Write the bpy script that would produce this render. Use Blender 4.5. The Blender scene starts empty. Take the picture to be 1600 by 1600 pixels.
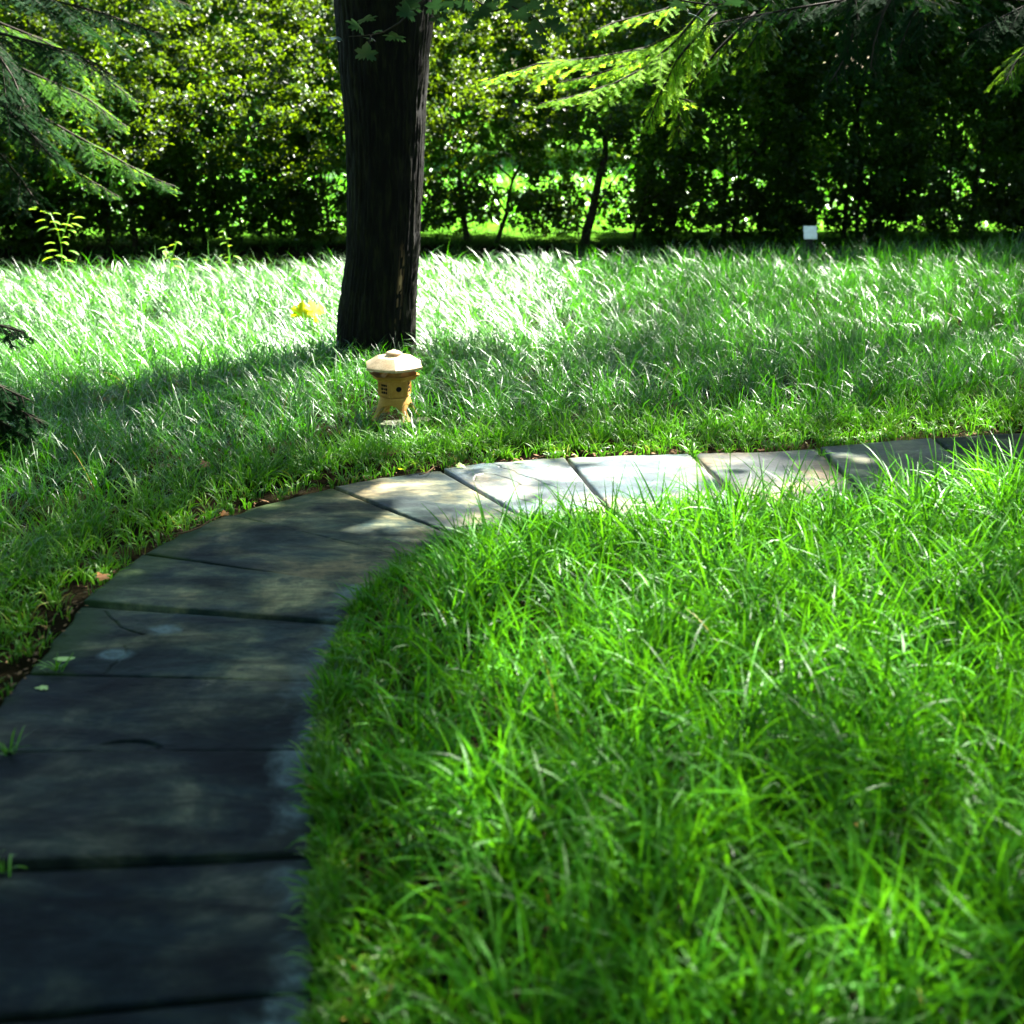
import bpy, math, random
import numpy as np
from math import radians, sin, cos, pi
from mathutils import Vector, Matrix
random.seed(7); RNG = np.random.default_rng(11)
scene = bpy.context.scene
COL = scene.collection

# ------------------------------------------------------------ camera, sky, sun, exposure
CAM_H = 1.6; PITCH = radians(17.65); FPX = 2200.0
cam_d = bpy.data.cameras.new('camera'); cam = bpy.data.objects.new('camera', cam_d); COL.objects.link(cam)
cam.location = (0, 0, CAM_H); cam.rotation_euler = (pi/2 - PITCH, 0, 0)
cam_d.sensor_width = 36; cam_d.lens = 36*FPX/1600; cam_d.clip_end = 2000; cam_d.clip_start = 0.05
cam_d.dof.use_dof = True; cam_d.dof.focus_distance = 6.2; cam_d.dof.aperture_fstop = 2.7
scene.camera = cam
SUN_EL = radians(48); SUN_AZ = radians(44)       # azimuth measured from +Y towards +X
sdir = Vector((sin(SUN_AZ)*cos(SUN_EL), cos(SUN_AZ)*cos(SUN_EL), sin(SUN_EL)))
world = bpy.data.worlds.new('World'); scene.world = world; world.use_nodes = True
nt = world.node_tree; bg = nt.nodes['Background']
sky = nt.nodes.new('ShaderNodeTexSky'); sky.sky_type = 'NISHITA'; sky.sun_disc = False
sky.sun_elevation = SUN_EL; sky.sun_rotation = SUN_AZ
nt.links.new(sky.outputs[0], bg.inputs[0]); bg.inputs[1].default_value = 0.05
sl = bpy.data.lights.new('sun', 'SUN'); so = bpy.data.objects.new('sun', sl); COL.objects.link(so)
sl.energy = 5.0; sl.angle = radians(0.6); sl.color = (1.0, 0.96, 0.88)
so.rotation_euler = sdir.to_track_quat('Z', 'Y').to_euler(); so.location = (3, 3, 12)
vs = scene.view_settings; vs.view_transform = 'Standard'; vs.look = 'None'; vs.gamma = 1; vs.exposure = 3.95
try: vs.use_curve_mapping = False
except Exception: pass
scene.cycles.max_bounces = 6; scene.cycles.transmission_bounces = 4; scene.cycles.diffuse_bounces = 3
scene.cycles.glossy_bounces = 2; scene.cycles.caustics_reflective = False; scene.cycles.caustics_refractive = False

# ------------------------------------------------------------ helpers
def W(px, py, Y=None, z=None):
    """point seen at photo position px,py at distance Y or height z (used to measure where things stand)"""
    a, b = (px-800)/FPX, -(py-800)/FPX; c, s = cos(PITCH), sin(PITCH)
    d = Vector((a, c + b*s, -s + b*c))
    t = (Y/d.y) if z is None else (z-CAM_H)/d.z
    return Vector((0, 0, CAM_H)) + d*t
def tag(o, label=None, cat=None, group=None, kind=None):
    if label: o['label'] = label
    if cat: o['category'] = cat
    if group: o['group'] = group
    if kind: o['kind'] = kind
    return o
def empty(name, loc=(0, 0, 0), rz=0.0):
    o = bpy.data.objects.new(name, None); COL.objects.link(o); o.location = loc; o.rotation_euler = (0, 0, rz)
    o.empty_display_size = 0.1; return o
def mesh_np(name, V, Fc, mat, parent=None, attrs=None, smooth=False):
    """V (n,3); Fc list of int arrays (m,k) ; attrs name->(n,) float per vertex. Coordinates are local to the parent."""
    me = bpy.data.meshes.new(name); V = np.asarray(V, dtype=np.float32)
    if not isinstance(Fc, list): Fc = [Fc]
    Fc = [np.asarray(f, dtype=np.int32) for f in Fc if len(f)]
    loops = np.concatenate([f.ravel() for f in Fc]); tot = np.concatenate([np.full(len(f), f.shape[1], np.int32) for f in Fc])
    start = np.concatenate([[0], np.cumsum(tot)[:-1]]).astype(np.int32)
    me.vertices.add(len(V)); me.vertices.foreach_set('co', V.ravel())
    me.loops.add(len(loops)); me.loops.foreach_set('vertex_index', loops)
    me.polygons.add(len(tot)); me.polygons.foreach_set('loop_start', start); me.polygons.foreach_set('loop_total', tot)
    if smooth: me.polygons.foreach_set('use_smooth', np.ones(len(tot), bool))
    me.update(calc_edges=True)
    for k, a in (attrs or {}).items():
        at = me.attributes.new(k, 'FLOAT', 'POINT'); at.data.foreach_set('value', np.asarray(a, np.float32))
    me.materials.append(mat)
    o = bpy.data.objects.new(name, me); COL.objects.link(o)
    if parent: o.parent = parent
    return o
def hsh(ix, iy, iz, seed):
    h = (ix.astype(np.int64)*374761393 + iy.astype(np.int64)*668265263 + iz.astype(np.int64)*2147483647 + seed*1274126177) & 0xffffffff
    h = ((h ^ (h >> 13))*1274126177) & 0xffffffff
    return ((h ^ (h >> 16)) & 0xffff)/65535.0
def vnoise(x, y, z=None, seed=0):
    x = np.asarray(x, float); y = np.asarray(y, float); z = np.zeros_like(x) if z is None else np.asarray(z, float)
    ix, iy, iz = np.floor(x), np.floor(y), np.floor(z); fx, fy, fz = x-ix, y-iy, z-iz
    fx, fy, fz = [f*f*(3-2*f) for f in (fx, fy, fz)]; r = 0
    for a in (0, 1):
        for b in (0, 1):
            for c in (0, 1):
                w = (fx if a else 1-fx)*(fy if b else 1-fy)*(fz if c else 1-fz)
                r = r + w*hsh(ix+a, iy+b, iz+c, seed)
    return r
def fbm(x, y, z=None, o=4, seed=0):
    r = 0; a = .5; s = 0; zz = z
    for i in range(o):
        r = r + a*vnoise(np.asarray(x)*2**i, np.asarray(y)*2**i, None if z is None else np.asarray(z)*2**i, seed+i); s += a; a *= .5
    return r/s
def sstep(a, b, x):
    t = np.clip((x-a)/(b-a), 0, 1); return t*t*(3-2*t)
class MB:
    """collects tubes and polygons for one mesh"""
    def __init__(s): s.v = []; s.f = []
    def tube(s, pts, rad, n=8, cap=True):
        pts = [Vector(p) for p in pts]; b0 = len(s.v); m = len(pts)
        if not hasattr(rad, '__len__'): rad = [rad]*m
        up = Vector((0.31, 0.2, 0.93))
        for i, p in enumerate(pts):
            t = (pts[min(i+1, m-1)]-pts[max(i-1, 0)]).normalized()
            u = t.cross(up)
            if u.length < .05: u = t.cross(Vector((1, 0, 0)))
            u.normalize(); w = t.cross(u)
            for k in range(n):
                a = 2*pi*k/n; s.v.append(p + (u*cos(a)+w*sin(a))*rad[i])
        for i in range(m-1):
            for k in range(n):
                a = b0+i*n+k; b = b0+i*n+(k+1) % n; s.f.append((a, b, b+n, a+n))
        if cap: s.f.append(tuple(b0+k for k in range(n))[::-1]); s.f.append(tuple(b0+(m-1)*n+k for k in range(n)))
    def box(s, c, d, rz=0, rx=0):
        M = Matrix.Translation(c) @ Matrix.Rotation(rz, 4, 'Z') @ Matrix.Rotation(rx, 4, 'X'); b = len(s.v)
        for x in (-1, 1):
            for y in (-1, 1):
                for z in (-1, 1): s.v.append(M @ Vector((x*d[0]/2, y*d[1]/2, z*d[2]/2)))
        for f in ((0, 1, 3, 2), (4, 6, 7, 5), (0, 4, 5, 1), (2, 3, 7, 6), (0, 2, 6, 4), (1, 5, 7, 3)): s.f.append(tuple(b+i for i in f))
    def poly(s, pts): b = len(s.v); s.v += [Vector(p) for p in pts]; s.f.append(tuple(range(b, b+len(pts))))
    def build(s, name, mat, parent=None, smooth=True, bevel=0, sub=0):
        me = bpy.data.meshes.new(name); me.from_pydata([tuple(v) for v in s.v], [], s.f); me.materials.append(mat)
        if smooth:
            for p in me.polygons: p.use_smooth = True
        me.update(); o = bpy.data.objects.new(name, me); COL.objects.link(o)
        if parent: o.parent = parent
        if bevel:
            m = o.modifiers.new('bevel', 'BEVEL'); m.width = bevel; m.segments = 2; m.limit_method = 'ANGLE'; m.angle_limit = radians(25)
        if sub:
            m = o.modifiers.new('sub', 'SUBSURF'); m.levels = sub; m.render_levels = sub
        return o

# ------------------------------------------------------------ materials
def new_mat(name):
    m = bpy.data.materials.new(name); m.use_nodes = True; t = m.node_tree
    return m, t, t.nodes['Principled BSDF'], t.nodes['Material Output']
def node(t, ty, **kw):
    n = t.nodes.new(ty)
    for k, v in kw.items(): setattr(n, k, v)
    return n
def ramp(t, fac, stops):
    r = node(t, 'ShaderNodeValToRGB'); e = r.color_ramp.elements
    while len(e) < len(stops): e.new(.5)
    for i, (p, c) in enumerate(stops): e[i].position = p; e[i].color = (*c, 1) if len(c) == 3 else c
    t.links.new(fac, r.inputs[0]); return r.outputs[0]
def noise(t, scale, detail=4, vec=None, rough=.55, dist=0.):
    n = node(t, 'ShaderNodeTexNoise'); n.inputs['Scale'].default_value = scale; n.inputs['Detail'].default_value = detail
    n.inputs['Roughness'].default_value = rough; n.inputs['Distortion'].default_value = dist
    if vec is not None: t.links.new(vec, n.inputs['Vector'])
    return n.outputs[0]
def mapping(t, scale=(1, 1, 1), src='Object'):
    c = node(t, 'ShaderNodeTexCoord'); m = node(t, 'ShaderNodeMapping'); m.inputs['Scale'].default_value = scale
    t.links.new(c.outputs[src], m.inputs[0]); return m.outputs[0]
def mixc(t, f, a, b, mode='MIX'):
    m = node(t, 'ShaderNodeMix', data_type='RGBA', blend_type=mode)
    for sock, v in ((m.inputs[0], f), (m.inputs[6], a), (m.inputs[7], b)):
        if hasattr(v, 'links') or hasattr(v, 'is_linked'): t.links.new(v, sock)
        elif isinstance(v, (int, float)): sock.default_value = v
        else: sock.default_value = (*v, 1)
    return m.outputs[2]
def mathn(t, op, a, b=0.):
    m = node(t, 'ShaderNodeMath', operation=op)
    for s, v in ((m.inputs[0], a), (m.inputs[1], b)):
        if hasattr(v, 'is_linked'): t.links.new(v, s)
        else: s.default_value = v
    return m.outputs[0]
def attr(t, name): n = node(t, 'ShaderNodeAttribute'); n.attribute_name = name; return n.outputs['Fac']
def bump(t, h, strength, dist, bs):
    b = node(t, 'ShaderNodeBump'); b.inputs['Strength'].default_value = strength; b.inputs['Distance'].default_value = dist
    t.links.new(h, b.inputs['Height']); t.links.new(b.outputs[0], bs.inputs['Normal'])
def leaf_mat(name, stops, rough=.4, trans=.35, tcol=(0.35, 0.6, 0.02), spec=.5, tip=None, ior=1.5):
    """stops: colours picked by the per-leaf attribute 'rnd'; 't' runs from base to tip"""
    m, t, bs, out = new_mat(name)
    col = ramp(t, attr(t, 'rnd'), stops)
    if tip: col = mixc(t, mathn(t, 'MULTIPLY', mathn(t, 'POWER', attr(t, 't'), 3.0), .6), col, tip)
    t.links.new(col, bs.inputs['Base Color']); bs.inputs['Roughness'].default_value = rough
    bs.inputs['Specular IOR Level'].default_value = spec; bs.inputs['IOR'].default_value = ior
    tr = node(t, 'ShaderNodeBsdfTranslucent'); tc = mixc(t, .55, col, tcol); t.links.new(tc, tr.inputs[0])
    ms = node(t, 'ShaderNodeMixShader'); ms.inputs[0].default_value = trans
    t.links.new(bs.outputs[0], ms.inputs[1]); t.links.new(tr.outputs[0], ms.inputs[2]); t.links.new(ms.outputs[0], out.inputs[0])
    return m
G = {}
G['grass_in'] = leaf_mat('grass_blade_near', [(0, (.002, .014, .001)), (.38, (.006, .042, .001)), (.62, (.027, .165, .003)), (.93, (.09, .33, .010)), (.97, (.22, .30, .01)), (1, (.35, .22, .03))], .45, .35, (.12, .41, .005), .14, (.07, .26, .008))
G['grass_back'] = leaf_mat('grass_blade_back', [(0, (.003, .018, .001)), (.36, (.010, .052, .001)), (.65, (.032, .145, .002)), (.93, (.09, .27, .006)), (.98, (.2, .3, .01)), (1, (.35, .2, .03))], .40, .34, (.09, .42, .003), .5, ior=1.5)
G['grass_shade'] = leaf_mat('shaded_thin_grass', [(0, (.006, .03, .002)), (1, (.02, .07, .003))], .6, .2, (.1, .3, .01), .15)  # the hedge's shadow is put into this blade colour
G['grass_edge'] = leaf_mat('grass_blade_edge', [(0, (.006, .035, .001)), (.45, (.025, .12, .003)), (.8, (.09, .24, .008)), (.95, (.2, .3, .015)), (1, (.3, .2, .03))], .45, .3, (.12, .42, .008), .3, (.15, .26, .01))
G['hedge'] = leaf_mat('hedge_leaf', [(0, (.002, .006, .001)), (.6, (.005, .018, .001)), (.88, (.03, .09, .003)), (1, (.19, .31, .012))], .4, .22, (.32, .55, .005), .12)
G['hedge_shade'] = leaf_mat('shaded_hedge_leaf', [(0, (.003, .010, .003)), (.6, (.007, .026, .004)), (1, (.03, .08, .008))], .45, .2, (.25, .45, .01), .15)  # hedge leaf with shade put into its colour, for right shrubs and interior
G['far'] = leaf_mat('far_leaf', [(0, (.04, .11, .008)), (.5, (.09, .2, .012)), (1, (.2, .32, .02))], .4, .45, (.5, .75, .02), .4)
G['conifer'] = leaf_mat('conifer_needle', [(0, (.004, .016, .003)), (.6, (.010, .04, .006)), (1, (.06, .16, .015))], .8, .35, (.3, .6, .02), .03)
G['conifer_lit'] = leaf_mat('lit_conifer_needle', [(0, (.07, .17, .012)), (.6, (.12, .27, .015)), (1, (.2, .36, .03))], .7, .5, (.5, .8, .03), .05)  # sunlit copy of the needle, sunlight put into its colour
G['conifer_shade'] = leaf_mat('shaded_conifer_needle', [(0, (.003, .010, .004)), (1, (.007, .026, .007))], .85, .1, (.05, .2, .03), .02)  # shaded copy of the needle, darkened for shade
G['maple'] = leaf_mat('maple_leaf', [(0, (.006, .024, .016)), (1, (.014, .045, .028))], .38, .05, (.1, .3, .06), .4)
G['canopy'] = leaf_mat('canopy_leaf', [(0, (.02, .07, .01)), (1, (.05, .13, .015))], .45, .25, (.15, .4, .02), .4)
G['sapling'] = leaf_mat('sapling_leaf', [(0, (.07, .2, .015)), (1, (.2, .38, .02))], .35, .4, (.55, .8, .02), .5)
G['yellow'] = leaf_mat('yellow_leaf', [(0, (.55, .5, .01)), (1, (.62, .6, .01))], .6, .4, (.9, .85, .01), .1)
G['lime'] = leaf_mat('fallen_green_leaf', [(0, (.22, .34, .06)), (1, (.35, .5, .1))], .45, .2, (.4, .6, .1), .4)
G['orange'] = leaf_mat('orange_leaf', [(0, (.42, .12, .015)), (1, (.5, .2, .03))], .5, .2, (.6, .2, .02), .3)

def simple(name, col, rough=.7, spec=.4):
    m, t, bs, o = new_mat(name)
    c = mixc(t, noise(t, 30, 5, mapping(t)), tuple(.7*x for x in col), tuple(min(1, 1.25*x) for x in col))
    t.links.new(c, bs.inputs['Base Color']); bs.inputs['Roughness'].default_value = rough; bs.inputs['Specular IOR Level'].default_value = spec
    bump(t, noise(t, 120, 5, mapping(t)), .3, .003, bs); return m
G['soil'] = simple('dark_soil', (.03, .02, .012), .95, .2)
G['twig'] = simple('twig_bark', (.022, .016, .010), .85, .2)
G['dry'] = simple('dry_litter', (.12, .07, .035), .9, .1)
G['void'] = simple('opening_shade', (.006, .006, .007), .95, .1)  # stands for the shade inside the lantern openings
G['plate'] = simple('white_enamel', (.8, .8, .8), .4)
G['black'] = simple('black_stake', (.012, .013, .015), .5)
G['plinth'] = simple('grey_green_stone', (.09, .10, .06), .9, .1)
def ground_mat():
    m, t, bs, o = new_mat('lawn_soil')
    n = noise(t, .35, 5, mapping(t)); n2 = noise(t, 25, 6, mapping(t))
    far = ramp(t, n, [(.3, (.035, .11, .008)), (.7, (.07, .2, .012))])
    soil = mixc(t, n2, (.004, .005, .002), (.014, .010, .006))
    g = node(t, 'ShaderNodeNewGeometry'); sp = node(t, 'ShaderNodeSeparateXYZ'); t.links.new(g.outputs['Position'], sp.inputs[0])
    mr = node(t, 'ShaderNodeMapRange'); mr.inputs[1].default_value = 13.2; mr.inputs[2].default_value = 15.0; t.links.new(sp.outputs[1], mr.inputs[0])
    t.links.new(mixc(t, mr.outputs[0], soil, far), bs.inputs['Base Color'])
    bs.inputs['Roughness'].default_value = 1; bs.inputs['Specular IOR Level'].default_value = .0; bump(t, n2, .8, .02, bs); return m
G['ground'] = ground_mat()
def slate_mat():
    m, t, bs, o = new_mat('slate')
    v = mapping(t, (1, 1, 1)); vv = mapping(t, (2.2, 7.0, 1))
    base = ramp(t, noise(t, 2.3, 10, v, .68, .3), [(.34, (.003, .005, .006)), (.45, (.006, .0095, .0105)), (.54, (.022, .023, .017)), (.62, (.060, .050, .032)), (.68, (.018, .02, .018))])
    streak = ramp(t, noise(t, 1.5, 8, vv, .65, .6), [(.32, (.25, .27, .32)), (.5, (.9, .9, .9)), (.68, (2.2, 2.1, 1.9))])
    c = mixc(t, 1.0, base, streak, 'MULTIPLY')
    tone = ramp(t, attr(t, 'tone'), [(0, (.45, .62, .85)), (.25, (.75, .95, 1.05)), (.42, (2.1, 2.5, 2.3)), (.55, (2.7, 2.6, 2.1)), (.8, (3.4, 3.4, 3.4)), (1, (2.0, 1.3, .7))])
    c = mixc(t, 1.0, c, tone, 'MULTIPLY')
    moss = ramp(t, mathn(t, 'MULTIPLY', noise(t, 4, 8, v, .7), attr(t, 'moss')), [(.30, (0, 0, 0)), (.5, (.7, .7, .7))])
    c = mixc(t, moss, c, (.018, .035, .008))
    pale = ramp(t, mathn(t, 'MULTIPLY', noise(t, 5.5, 10, v, .7, .6), attr(t, 'pale')), [(.40, (0, 0, 0)), (.50, (.22,)*3), (.62, (.8,)*3), (.66, (.45,)*3)])
    c = mixc(t, pale, c, (.085, .125, .14))
    spk = ramp(t, noise(t, 160, 3, v, .6), [(.30, (.6, .6, .6)), (.45, (1, 1, 1)), (.72, (1, 1, 1)), (.8, (1.5, 1.5, 1.5))])
    c = mixc(t, .8, c, spk, 'MULTIPLY')
    t.links.new(c, bs.inputs['Base Color'])
    r = ramp(t, noise(t, 2.2, 6, v, .6), [(.3, (.62,)*3), (.7, (.42,)*3)]); t.links.new(r, bs.inputs['Roughness'])
    bs.inputs['Specular IOR Level'].default_value = .14
    w_ = attr(t, 'wet'); t.links.new(mathn(t, 'ADD', .024, mathn(t, 'MULTIPLY', w_, .6)), bs.inputs['Specular IOR Level'])
    t.links.new(mathn(t, 'SUBTRACT', r, mathn(t, 'MULTIPLY', w_, .16)), bs.inputs['Roughness'])
    h = mixc(t, .5, noise(t, 14, 10, vv, .7, .5), noise(t, 90, 6, v, .6)); bump(t, h, .35, .006, bs); return m
G['slate'] = slate_mat()
def bark_mat():
    m, t, bs, o = new_mat('ridged_bark')
    n = noise(t, 6, 8, mapping(t, (6, 6, .9)), .65, .4)
    c = ramp(t, n, [(.35, (.0008, .0008, .0007)), (.5, (.0025, .0025, .0014)), (.66, (.012, .013, .004))])
    c = mixc(t, mathn(t, 'MULTIPLY', attr(t, 'base_streak'), noise(t, 30, 5, mapping(t, (3, 3, .5)), .6)), c, (.42, .25, .12))
    t.links.new(c, bs.inputs['Base Color']); bs.inputs['Roughness'].default_value = .9; bs.inputs['Specular IOR Level'].default_value = .15
    bump(t, noise(t, 9, 10, mapping(t, (6, 6, 1.2)), .7), .9, .012, bs); return m
G['bark'] = bark_mat()
def terra_mat(name, a, b, speck):
    m, t, bs, o = new_mat(name)
    c = mixc(t, ramp(t, noise(t, 22, 6, mapping(t), .6), [(.35, (0,)*3), (.65, (1,)*3)]), a, b)
    c = mixc(t, ramp(t, noise(t, 330, 4, mapping(t), .7), [(.53, (0,)*3), (.62, (speck,)*3)]), c, (.12, .06, .02))
    t.links.new(c, bs.inputs['Base Color']); bs.inputs['Roughness'].default_value = .7; bs.inputs['Specular IOR Level'].default_value = .3
    bump(t, noise(t, 240, 5, mapping(t), .7), .5, .002, bs); return m
G['ochre'] = terra_mat('ochre_glazed_clay', (.34, .16, .022), (.48, .26, .05), .4)
G['roofclay'] = terra_mat('pale_weathered_clay', (.44, .30, .16), (.58, .44, .27), .85)

# ------------------------------------------------------------ path geometry (metres)
OUT = [(-.95,-1.2),(-1.0,-.6),(-1.05,0),(-1.09,.5),(-1.13,1.0),(-1.17,1.5),(-1.22,2.03),(-1.29,2.57),(-1.345,3.08),(-1.335,3.57),(-1.33,4.08),(-1.25,4.54),(-1.05,4.98),(-.71,5.355),(-.29,5.60),(.23,5.78),(.77,5.85),(1.34,5.95),(1.89,6.12),(2.45,6.25),(3.0,6.36),(3.55,6.42),(4.1,6.46),(4.65,6.48)]
INN = [(-.1,-1.25),(-.15,-.65),(-.2,0),(-.24,.55),(-.28,1.08),(-.32,1.62),(-.36,2.16),(-.42,2.62),(-.485,3.09),(-.505,3.51),(-.50,3.92),(-.44,4.22),(-.33,4.50),(-.155,4.70),(.10,4.85),(.38,4.94),(.90,5.01),(1.38,5.10),(1.91,5.27),(2.43,5.40),(2.96,5.50),(3.5,5.56),(4.05,5.6),(4.6,5.62)]
NS = len(OUT)-1
def crom(P, u):
    P = np.asarray(P, float); i = np.clip(np.floor(u).astype(int), 0, len(P)-2); f = (u-i)[:, None]
    p0 = P[np.maximum(i-1, 0)]; p1 = P[i]; p2 = P[i+1]; p3 = P[np.minimum(i+2, len(P)-1)]
    return .5*(2*p1+(p2-p0)*f+(2*p0-5*p1+4*p2-p3)*f**2+(3*p1-p0-3*p2+p3)*f**3)
uu = np.linspace(0, NS-1e-6, 160); CO = crom(OUT, uu); CI = crom(INN, uu)
PATHPOLY = np.vstack([CO, CI[::-1]])
def inside(P, poly):
    x, y = P[:, 0], P[:, 1]; r = np.zeros(len(P), bool); j = len(poly)-1
    for i in range(len(poly)):
        xi, yi = poly[i]; xj, yj = poly[j]
        c = ((yi > y) != (yj > y)) & (x < (xj-xi)*(y-yi)/((yj-yi) if yj != yi else 1e-9)+xi); r ^= c; j = i
    return r
def dist_poly(P, L):
    d = np.full(len(P), 1e9)
    for a, b in zip(L[:-1], L[1:]):
        ab = b-a; t = np.clip(((P-a)@ab)/(ab@ab+1e-12), 0, 1); q = P-(a+t[:, None]*ab); d = np.minimum(d, np.hypot(q[:, 0], q[:, 1]))
    return d

# ------------------------------------------------------------ ground
def ground():
    xs = np.concatenate([np.linspace(-300, -14, 12), np.linspace(-12, 12, 60), np.linspace(14, 300, 12)])
    ys = np.concatenate([np.linspace(-200, -9, 8), np.linspace(-8, 22, 74), np.linspace(25, 500, 16)])
    X, Y = np.meshgrid(xs, ys); Z = (fbm(X*.7, Y*.7, seed=3)-.5)*.05*sstep(5.8, 8, Y)
    P = np.stack([X.ravel(), Y.ravel()], 1)
    near = (np.abs(P[:, 0]) < 6) & (P[:, 1] < 8)
    Z = np.where((near & (P[:, 1] < 7)).reshape(Z.shape), -.03, Z-.02)
    V = np.stack([X.ravel(), Y.ravel(), Z.ravel()], 1); n = len(xs); m = len(ys)
    i, j = np.meshgrid(np.arange(n-1), np.arange(m-1)); a = (j*n+i).ravel()
    tag(mesh_np('ground', V, np.stack([a, a+1, a+n+1, a+n], 1), G['ground'], smooth=True), kind='structure')
ground()
# bed under the slabs
path = mesh_np('path', np.array([[*p, -.022] for p in np.vstack([CO, CI])]), np.array([[i, i+160, i+161, i+1] for i in range(159)]), G['soil'])
tag(path, kind='structure')
CR = {  # hairline cracks: slab index -> polylines of (u,v), u along path 0..1, v across 0 outer..1 inner
    14: [[(.40,.0),(.44,.07),(.42,.1),(.50,.17),(.50,.22),(.60,.33),(.63,.40),(.72,.5)], [(.08,.26),(.15,.18),(.24,.17),(.33,.22),(.40,.32),(.42,.40)], [(.04,.62),(.12,.58),(.22,.62),(.30,.70)]],
    9: [[(.03,.25),(.3,.28),(.42,.26)], [(.95,.1),(.7,.2),(.6,.3)]],
}
def slab(k):
    r = random.Random(k*7+1); fine = k in (14, 9, 8); res = .0046 if fine else (.010 if k > 5 else .012)
    if k < 5 or k > 18: res = .03
    gap0 = {12: .006, 13: .022, 14: .020, 15: .034, 16: .028, 17: .026, 18: .022, 11: .006, 10: .016, 9: .008, 8: .018, 7: .004, 6: .022}.get(k, .015)
    nu = int(.55/res); nv = int(.86/res)
    u = np.linspace(0, 1, nu); v = np.linspace(0, 1, nv); U, Vv = np.meshgrid(u, v)
    # joint widens or narrows across the slab
    wide = {10: (2.0, .2), 8: (2.0, .3), 6: (1.8, .6), 15: (.7, 1.4), 13: (1.3, .8)}.get(k, (1.1, .9))
    gl = .010 if k < 18 else .02
    g = .72*gap0*(wide[0]*(1-Vv)+wide[1]*Vv); L = .53
    jit = (vnoise(Vv*6, Vv*0+k, seed=5)-.5)*.006 + (vnoise(Vv*30, Vv*0+k, seed=6)-.5)*.003
    uw = k + (g/L*.5+jit/L) + U*(1-g/L-1.0*jit/L)
    A = crom(OUT, uw.ravel().clip(0, NS-1e-6)); B = crom(INN, uw.ravel().clip(0, NS-1e-6))
    ej = (vnoise(uw.ravel()*9, uw.ravel()*0, seed=9)-.5)*.02
    vr = Vv.ravel(); vw = (ej*(1-vr)+vr*(1+(vnoise(uw.ravel()*8, uw.ravel()*0+3, seed=9)-.5)*.02))
    XY = A*(1-vw[:, None])+B*vw[:, None]; x, y = XY[:, 0], XY[:, 1]
    h = (fbm(x*2.2, y*2.2, o=4, seed=20+k)-.5)*.007
    cl = fbm(x*2.5+y, y*5.5, o=5, seed=60+k); h += (np.floor(cl*9)/9-cl*.5)*.010
    h += (fbm(x*40, y*40, o=3, seed=2)-.5)*.0012
    ur = U.ravel()*L; vm = vr*.86
    for pl in CR.get(k, []):
        pl = np.array(pl)*[L, .86]; d = dist_poly(np.stack([ur, vm], 1)+np.stack([(fbm(ur*40, vm*40, seed=3)-.5)*.012, (fbm(ur*40, vm*40, seed=4)-.5)*.012], 1), pl)
        h -= .008*np.exp(-(d/.0024)**2)
    if k == 8:  # flaked crescent at the front edge: shallow recess with a sharp rim
        d = np.hypot((ur+.01)/.075, (vm-.40)/.085); h -= (.008*np.exp(-((d-1)/.07)**2)+.004*sstep(1, .9, d))*sstep(.30, .38, vm)
        
    tilt = (r.uniform(-.006, .006), r.uniform(-.006, .006)); lift = {14: .004, 15: .004, 10: .006, 9: -.004, 8: .002, 7: .010, 6: .0}.get(k, r.uniform(-.003, .004))
    ed = np.minimum(np.minimum(ur, L-ur), np.minimum(vm, .86-vm)); rnd = -.004*np.exp(-ed/.005)
    z = h + (U.ravel()-.5)*tilt[0] + (vr-.5)*tilt[1] + lift + rnd
    top = np.stack([x, y, z], 1); n = nu
    bi = np.concatenate([np.arange(nu), np.arange(1, nv)*nu+nu-1, (nv-1)*nu+np.arange(nu-2, -1, -1), np.arange(nv-2, 0, -1)*nu])
    bot = top[bi].copy(); bot[:, 2] = -.045; b0 = len(top); m = len(bi)
    i, j = np.meshgrid(np.arange(nu-1), np.arange(nv-1)); a = (j*nu+i).ravel()
    F1 = np.stack([a, a+nu, a+nu+1, a+1], 1); q = np.arange(m); F2 = np.stack([bi, bi[(q+1) % m], b0+(q+1) % m, b0+q], 1)
    V = np.vstack([top, bot])
    tone = {14: .8, 15: .82, 16: .97, 17: .42, 13: .52, 12: .52, 11: .54, 10: .40, 9: .28, 8: .16, 7: .14, 6: .05, 5: .05, 18: .5}.get(k, .3)  # near slabs darker, pale pair lighter: shade and sky reflection put into tone
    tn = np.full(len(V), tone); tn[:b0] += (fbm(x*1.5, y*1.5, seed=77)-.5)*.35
    if k == 9 or k==7: pass
    pale = np.zeros(len(V)); pale[:b0] = np.clip(sstep(.62, 1.0, vr)*1.05, 0, 1)*(1 if k < 11 else .5)
    if k == 9: pale[:b0] = np.maximum(pale[:b0], np.maximum(1.35*np.exp(-((vr-.36)/.10)**2-((U.ravel()-.70)/.16)**2), 1.35*np.exp(-((vr-.24)/.11)**2-((U.ravel()-.30)/.14)**2)))
    if k in (14, 15): pale[:b0] = .9  # sky reflection on these two slabs put into their colour
    moss = np.zeros(len(V)); moss[:b0] = sstep(.4, 0, vr)*(1 if k in (9, 10, 11, 12) else .6) + .25*sstep(.05, 0, U.ravel())
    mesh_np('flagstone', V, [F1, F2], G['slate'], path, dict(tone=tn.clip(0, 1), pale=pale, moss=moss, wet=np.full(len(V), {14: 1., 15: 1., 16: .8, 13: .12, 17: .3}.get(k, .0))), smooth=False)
    o = bpy.data.objects[path.children[-1].name] if path.children else None
for k in range(NS): slab(k)

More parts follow.
